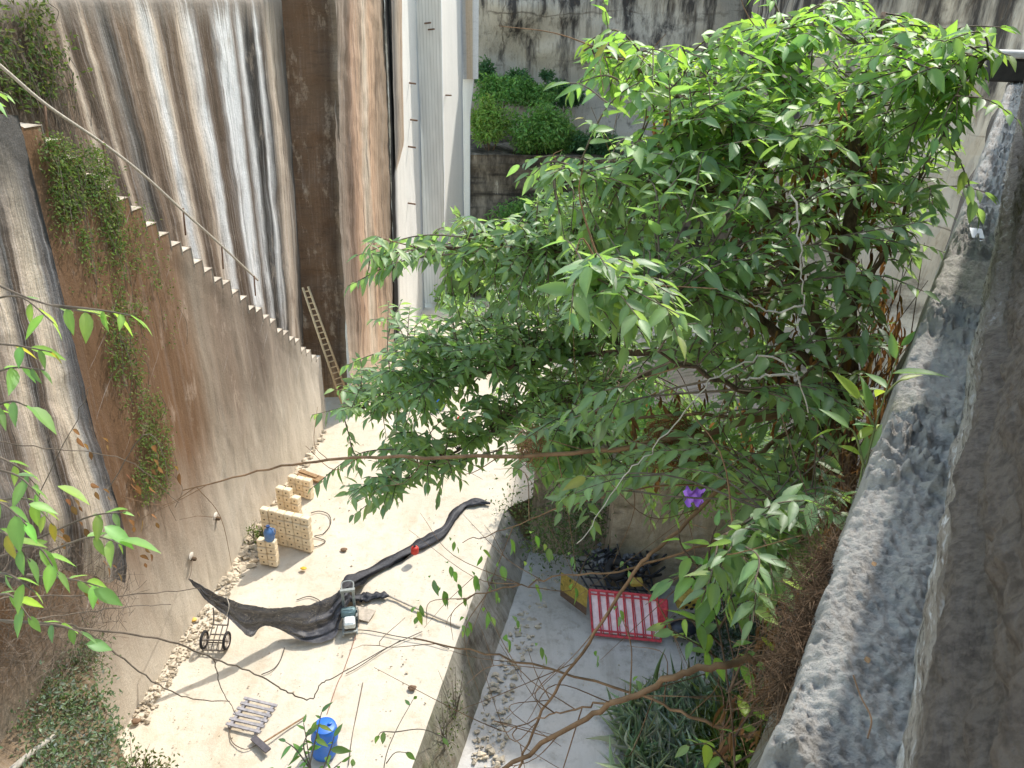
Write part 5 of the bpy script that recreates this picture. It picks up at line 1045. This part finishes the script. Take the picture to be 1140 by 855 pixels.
# ================= GRASS, ROOTS, LEDGE ITEMS =================
m_grass = leaf_mat('grass_blade', (.2, .3, .1), .3, .6, .3)
def grass(name, poly, n, z, h, pal, lab):
    b = np.array([onz(x, y, z) for x, y in sample_poly(poly, n)]); n = len(b); tuft = np.repeat(b[::9], 9, 0)[:n]; b = tuft+RNG.standard_normal((n, 3))*np.array([.12, .12, 0])
    a = nrm(RNG.standard_normal((n, 3))*np.array([.55, .55, .1])+UP*.9); no = nrm(RNG.standard_normal((n, 3))+np.array([0, -.5, .6])); L = h*RNG.uniform(.5, 1.3, n)
    o = leaves(name, b, a, no, L, L*.03+.007, tints(n, pal, [1]*len(pal), .3), m_grass, None, True, .55); tag(o, lab, kind='stuff')
grass('tall_grass', [(705, 800), (745, 775), (850, 770), (870, 880), (700, 880), (695, 830)], 3000, PZ, 1.0, [(.36, .44, .34), (.42, .49, .40), (.28, .37, .24), (.48, .53, .46)], 'tall grey green grass in the pit')
grass('yellow_grass', [(800, 800), (860, 780), (870, 880), (790, 880)], 900, PZ+.3, 1.0, [(.16, .22, .05), (.2, .24, .06)], 'yellow green grass at the pit corner')
b = [onz(x, y, PZ+RNG.uniform(.1, .9)) for x, y in sample_poly([(770, 640), (850, 600), (900, 640), (860, 740), (780, 720)], 40)]
bush('bush', b, 5000, .16, [(.06, .085, .06), (.09, .12, .09), (.05, .07, .05)], 'dusty dark bush in the shaded pit right of the trailer', (.35, .35, .3))
b = [onz(x, y, -16.6) for x, y in sample_poly([(560, 560), (640, 540), (680, 580), (650, 620), (590, 612)], 30)]
bush('creeper_tangle', b, 2600, .13, [(.07, .11, .04), (.09, .13, .06)], 'small leaved creeper tangle over the back wall of the pit by the step', (.4, .4, .5), 'creeper')
b = [np.array([xtop(y)+.35, y, -18.0]) for y in np.linspace(14.0, 15.6, 12)]
bush('wall_weeds', b, 500, .08, [(.08, .10, .04), (.10, .11, .05)], 'sparse weeds and moss on the near end of the step face', (.15, .3, .6), 'weeds')
# fibrous brown roots hanging from the ledge
def roots(name, s0, s1, z0, z1, n, lab, l0=.12, l1=.28, col=None):
    mb = MB()
    for k in range(n):
        s = RNG.uniform(s0, s1); z = RNG.uniform(z1, z0); p = lp(s, RNG.uniform(l0, l1), z); l = RNG.uniform(.03, .13)
        d = nrm(-UP*1.0+.6*RNG.standard_normal(3)+LD*RNG.uniform(-.5, .2)); mb.tube([p, p+d*l*.5+.03*RNG.standard_normal(3), p+d*l+.04*RNG.standard_normal(3)], [.0011, .0009, .0004], 3, cap=False)
    tag(mb.build(name, col or m_straw), lab, kind='stuff')
m_root = simple('brown_roots', lin(92, 74, 58), .9, var=.7, sc=30, spec=.1)
roots('hanging_roots', 1.3, 1.85, -1.25, -1.38, 1800, 'matted brown fibrous roots hanging below the mortar ledge', .085, .115, m_root)
roots('root_fringe', 1.85, 2.6, -1.3, -1.7, 200, 'thin brown root fringe farther along below the ledge', .10, .22, m_root)
ds = Spray()
for k in range(240):
    s = RNG.uniform(2.4, 5.0); p = lp(s, RNG.uniform(.12, .4), RNG.uniform(-3.0, -1.6)); ds.twig([p, p+np.array([.0, 0, -.06]), p+np.array([.02, 0, -.2])+.05*RNG.standard_normal(3)], .2, sp=.05, L=.11, W=.02, down=1.3)
t = thing('dry_undergrowth', tuple(lp(4, .2, -3.2)), 'brown dead undergrowth between the tree and the mortar ledge', 'undergrowth')
ds.build('dry_leaves', m_dryleaf, t, [(.15, .08, .04), (.09, .05, .03), (.2, .11, .05)], (1, 1, .6))
mb = MB()
for k in range(90):
    p = lp(RNG.uniform(2.6, 5.2), RNG.uniform(.1, .45), RNG.uniform(-3.4, -2.2)); mb.tube(smoothpath([p, p+UP*.3+.06*RNG.standard_normal(3), p+UP*RNG.uniform(.5, 1.0)+.15*RNG.standard_normal(3)], 4), np.linspace(.006, .002, 9), 4, cap=False)
mb.build('stem', m_bark, t)
# card, fallen twigs and leaves on the ledge
cc = onz(1087, 262, -1.17); mb = MB(); cz = AL; 
for dz_, sx_, l_ in ((0, .035, .085), ): 
    mb.box(cc+UP*.012, (.062, .11, .003), M=Matrix.Rotation(-.3, 4, 'Z') @ Matrix.Rotation(.25, 4, 'X'))
    mb.box(cc+UP*.006+np.array([-.03, -.09, -.01]), (.05, .09, .003), M=Matrix.Rotation(-.15, 4, 'Z') @ Matrix.Rotation(-.2, 4, 'X'))
tag(mb.build('paper_scrap', simple('white_paper', lin(216, 218, 224), .6, var=.06)), 'folded white paper scrap lying on the mortar ledge', 'paper')
mb = MB(); P = smoothpath([onz(950, 752, -1.165), onz(958, 775, -1.16), onz(970, 800, -1.16), onz(966, 822, -1.165)], 5); mb.tube(P, .0016, 5); tag(mb.build('dry_stalk', m_dead), 'thin curved dry stalk lying on the near part of the ledge', 'stalk')
for (u, v, lab) in ((968, 735, 'curled brown dead leaf on the near part of the ledge'), (975, 628, 'small brown leaf caught in a crack of the ledge')):
    p = onz(u, v, -1.165); o = leaves('dead_leaf', [p-LD*.01], [nrm(LD+.4*LN)], [UP+.4*LN], [.024], [.012], [(.26, .16, .09)], m_dryleaf); tag(o, lab, 'leaf')
# dark slab at the far end of the ledge
e = lp(15.5, -.05, -1.15); t = thing('slab_stack', tuple(e), 'dark slab with a pale top closing the far end of the mortar ledge', 'slab')
mb = MB(); mb.box(e+UP*.16, (1.0, .5, .34), rz=-AL+.2, bev=.03); mb.build('base_slab', simple('dark_slab', lin(52, 50, 48), .9), t); mb = MB(); mb.box(e+UP*.39, (1.1, .6, .10), rz=-AL+.2, bev=.02); mb.build('cap_slab', simple('pale_slab', lin(186, 184, 180), .9), t)
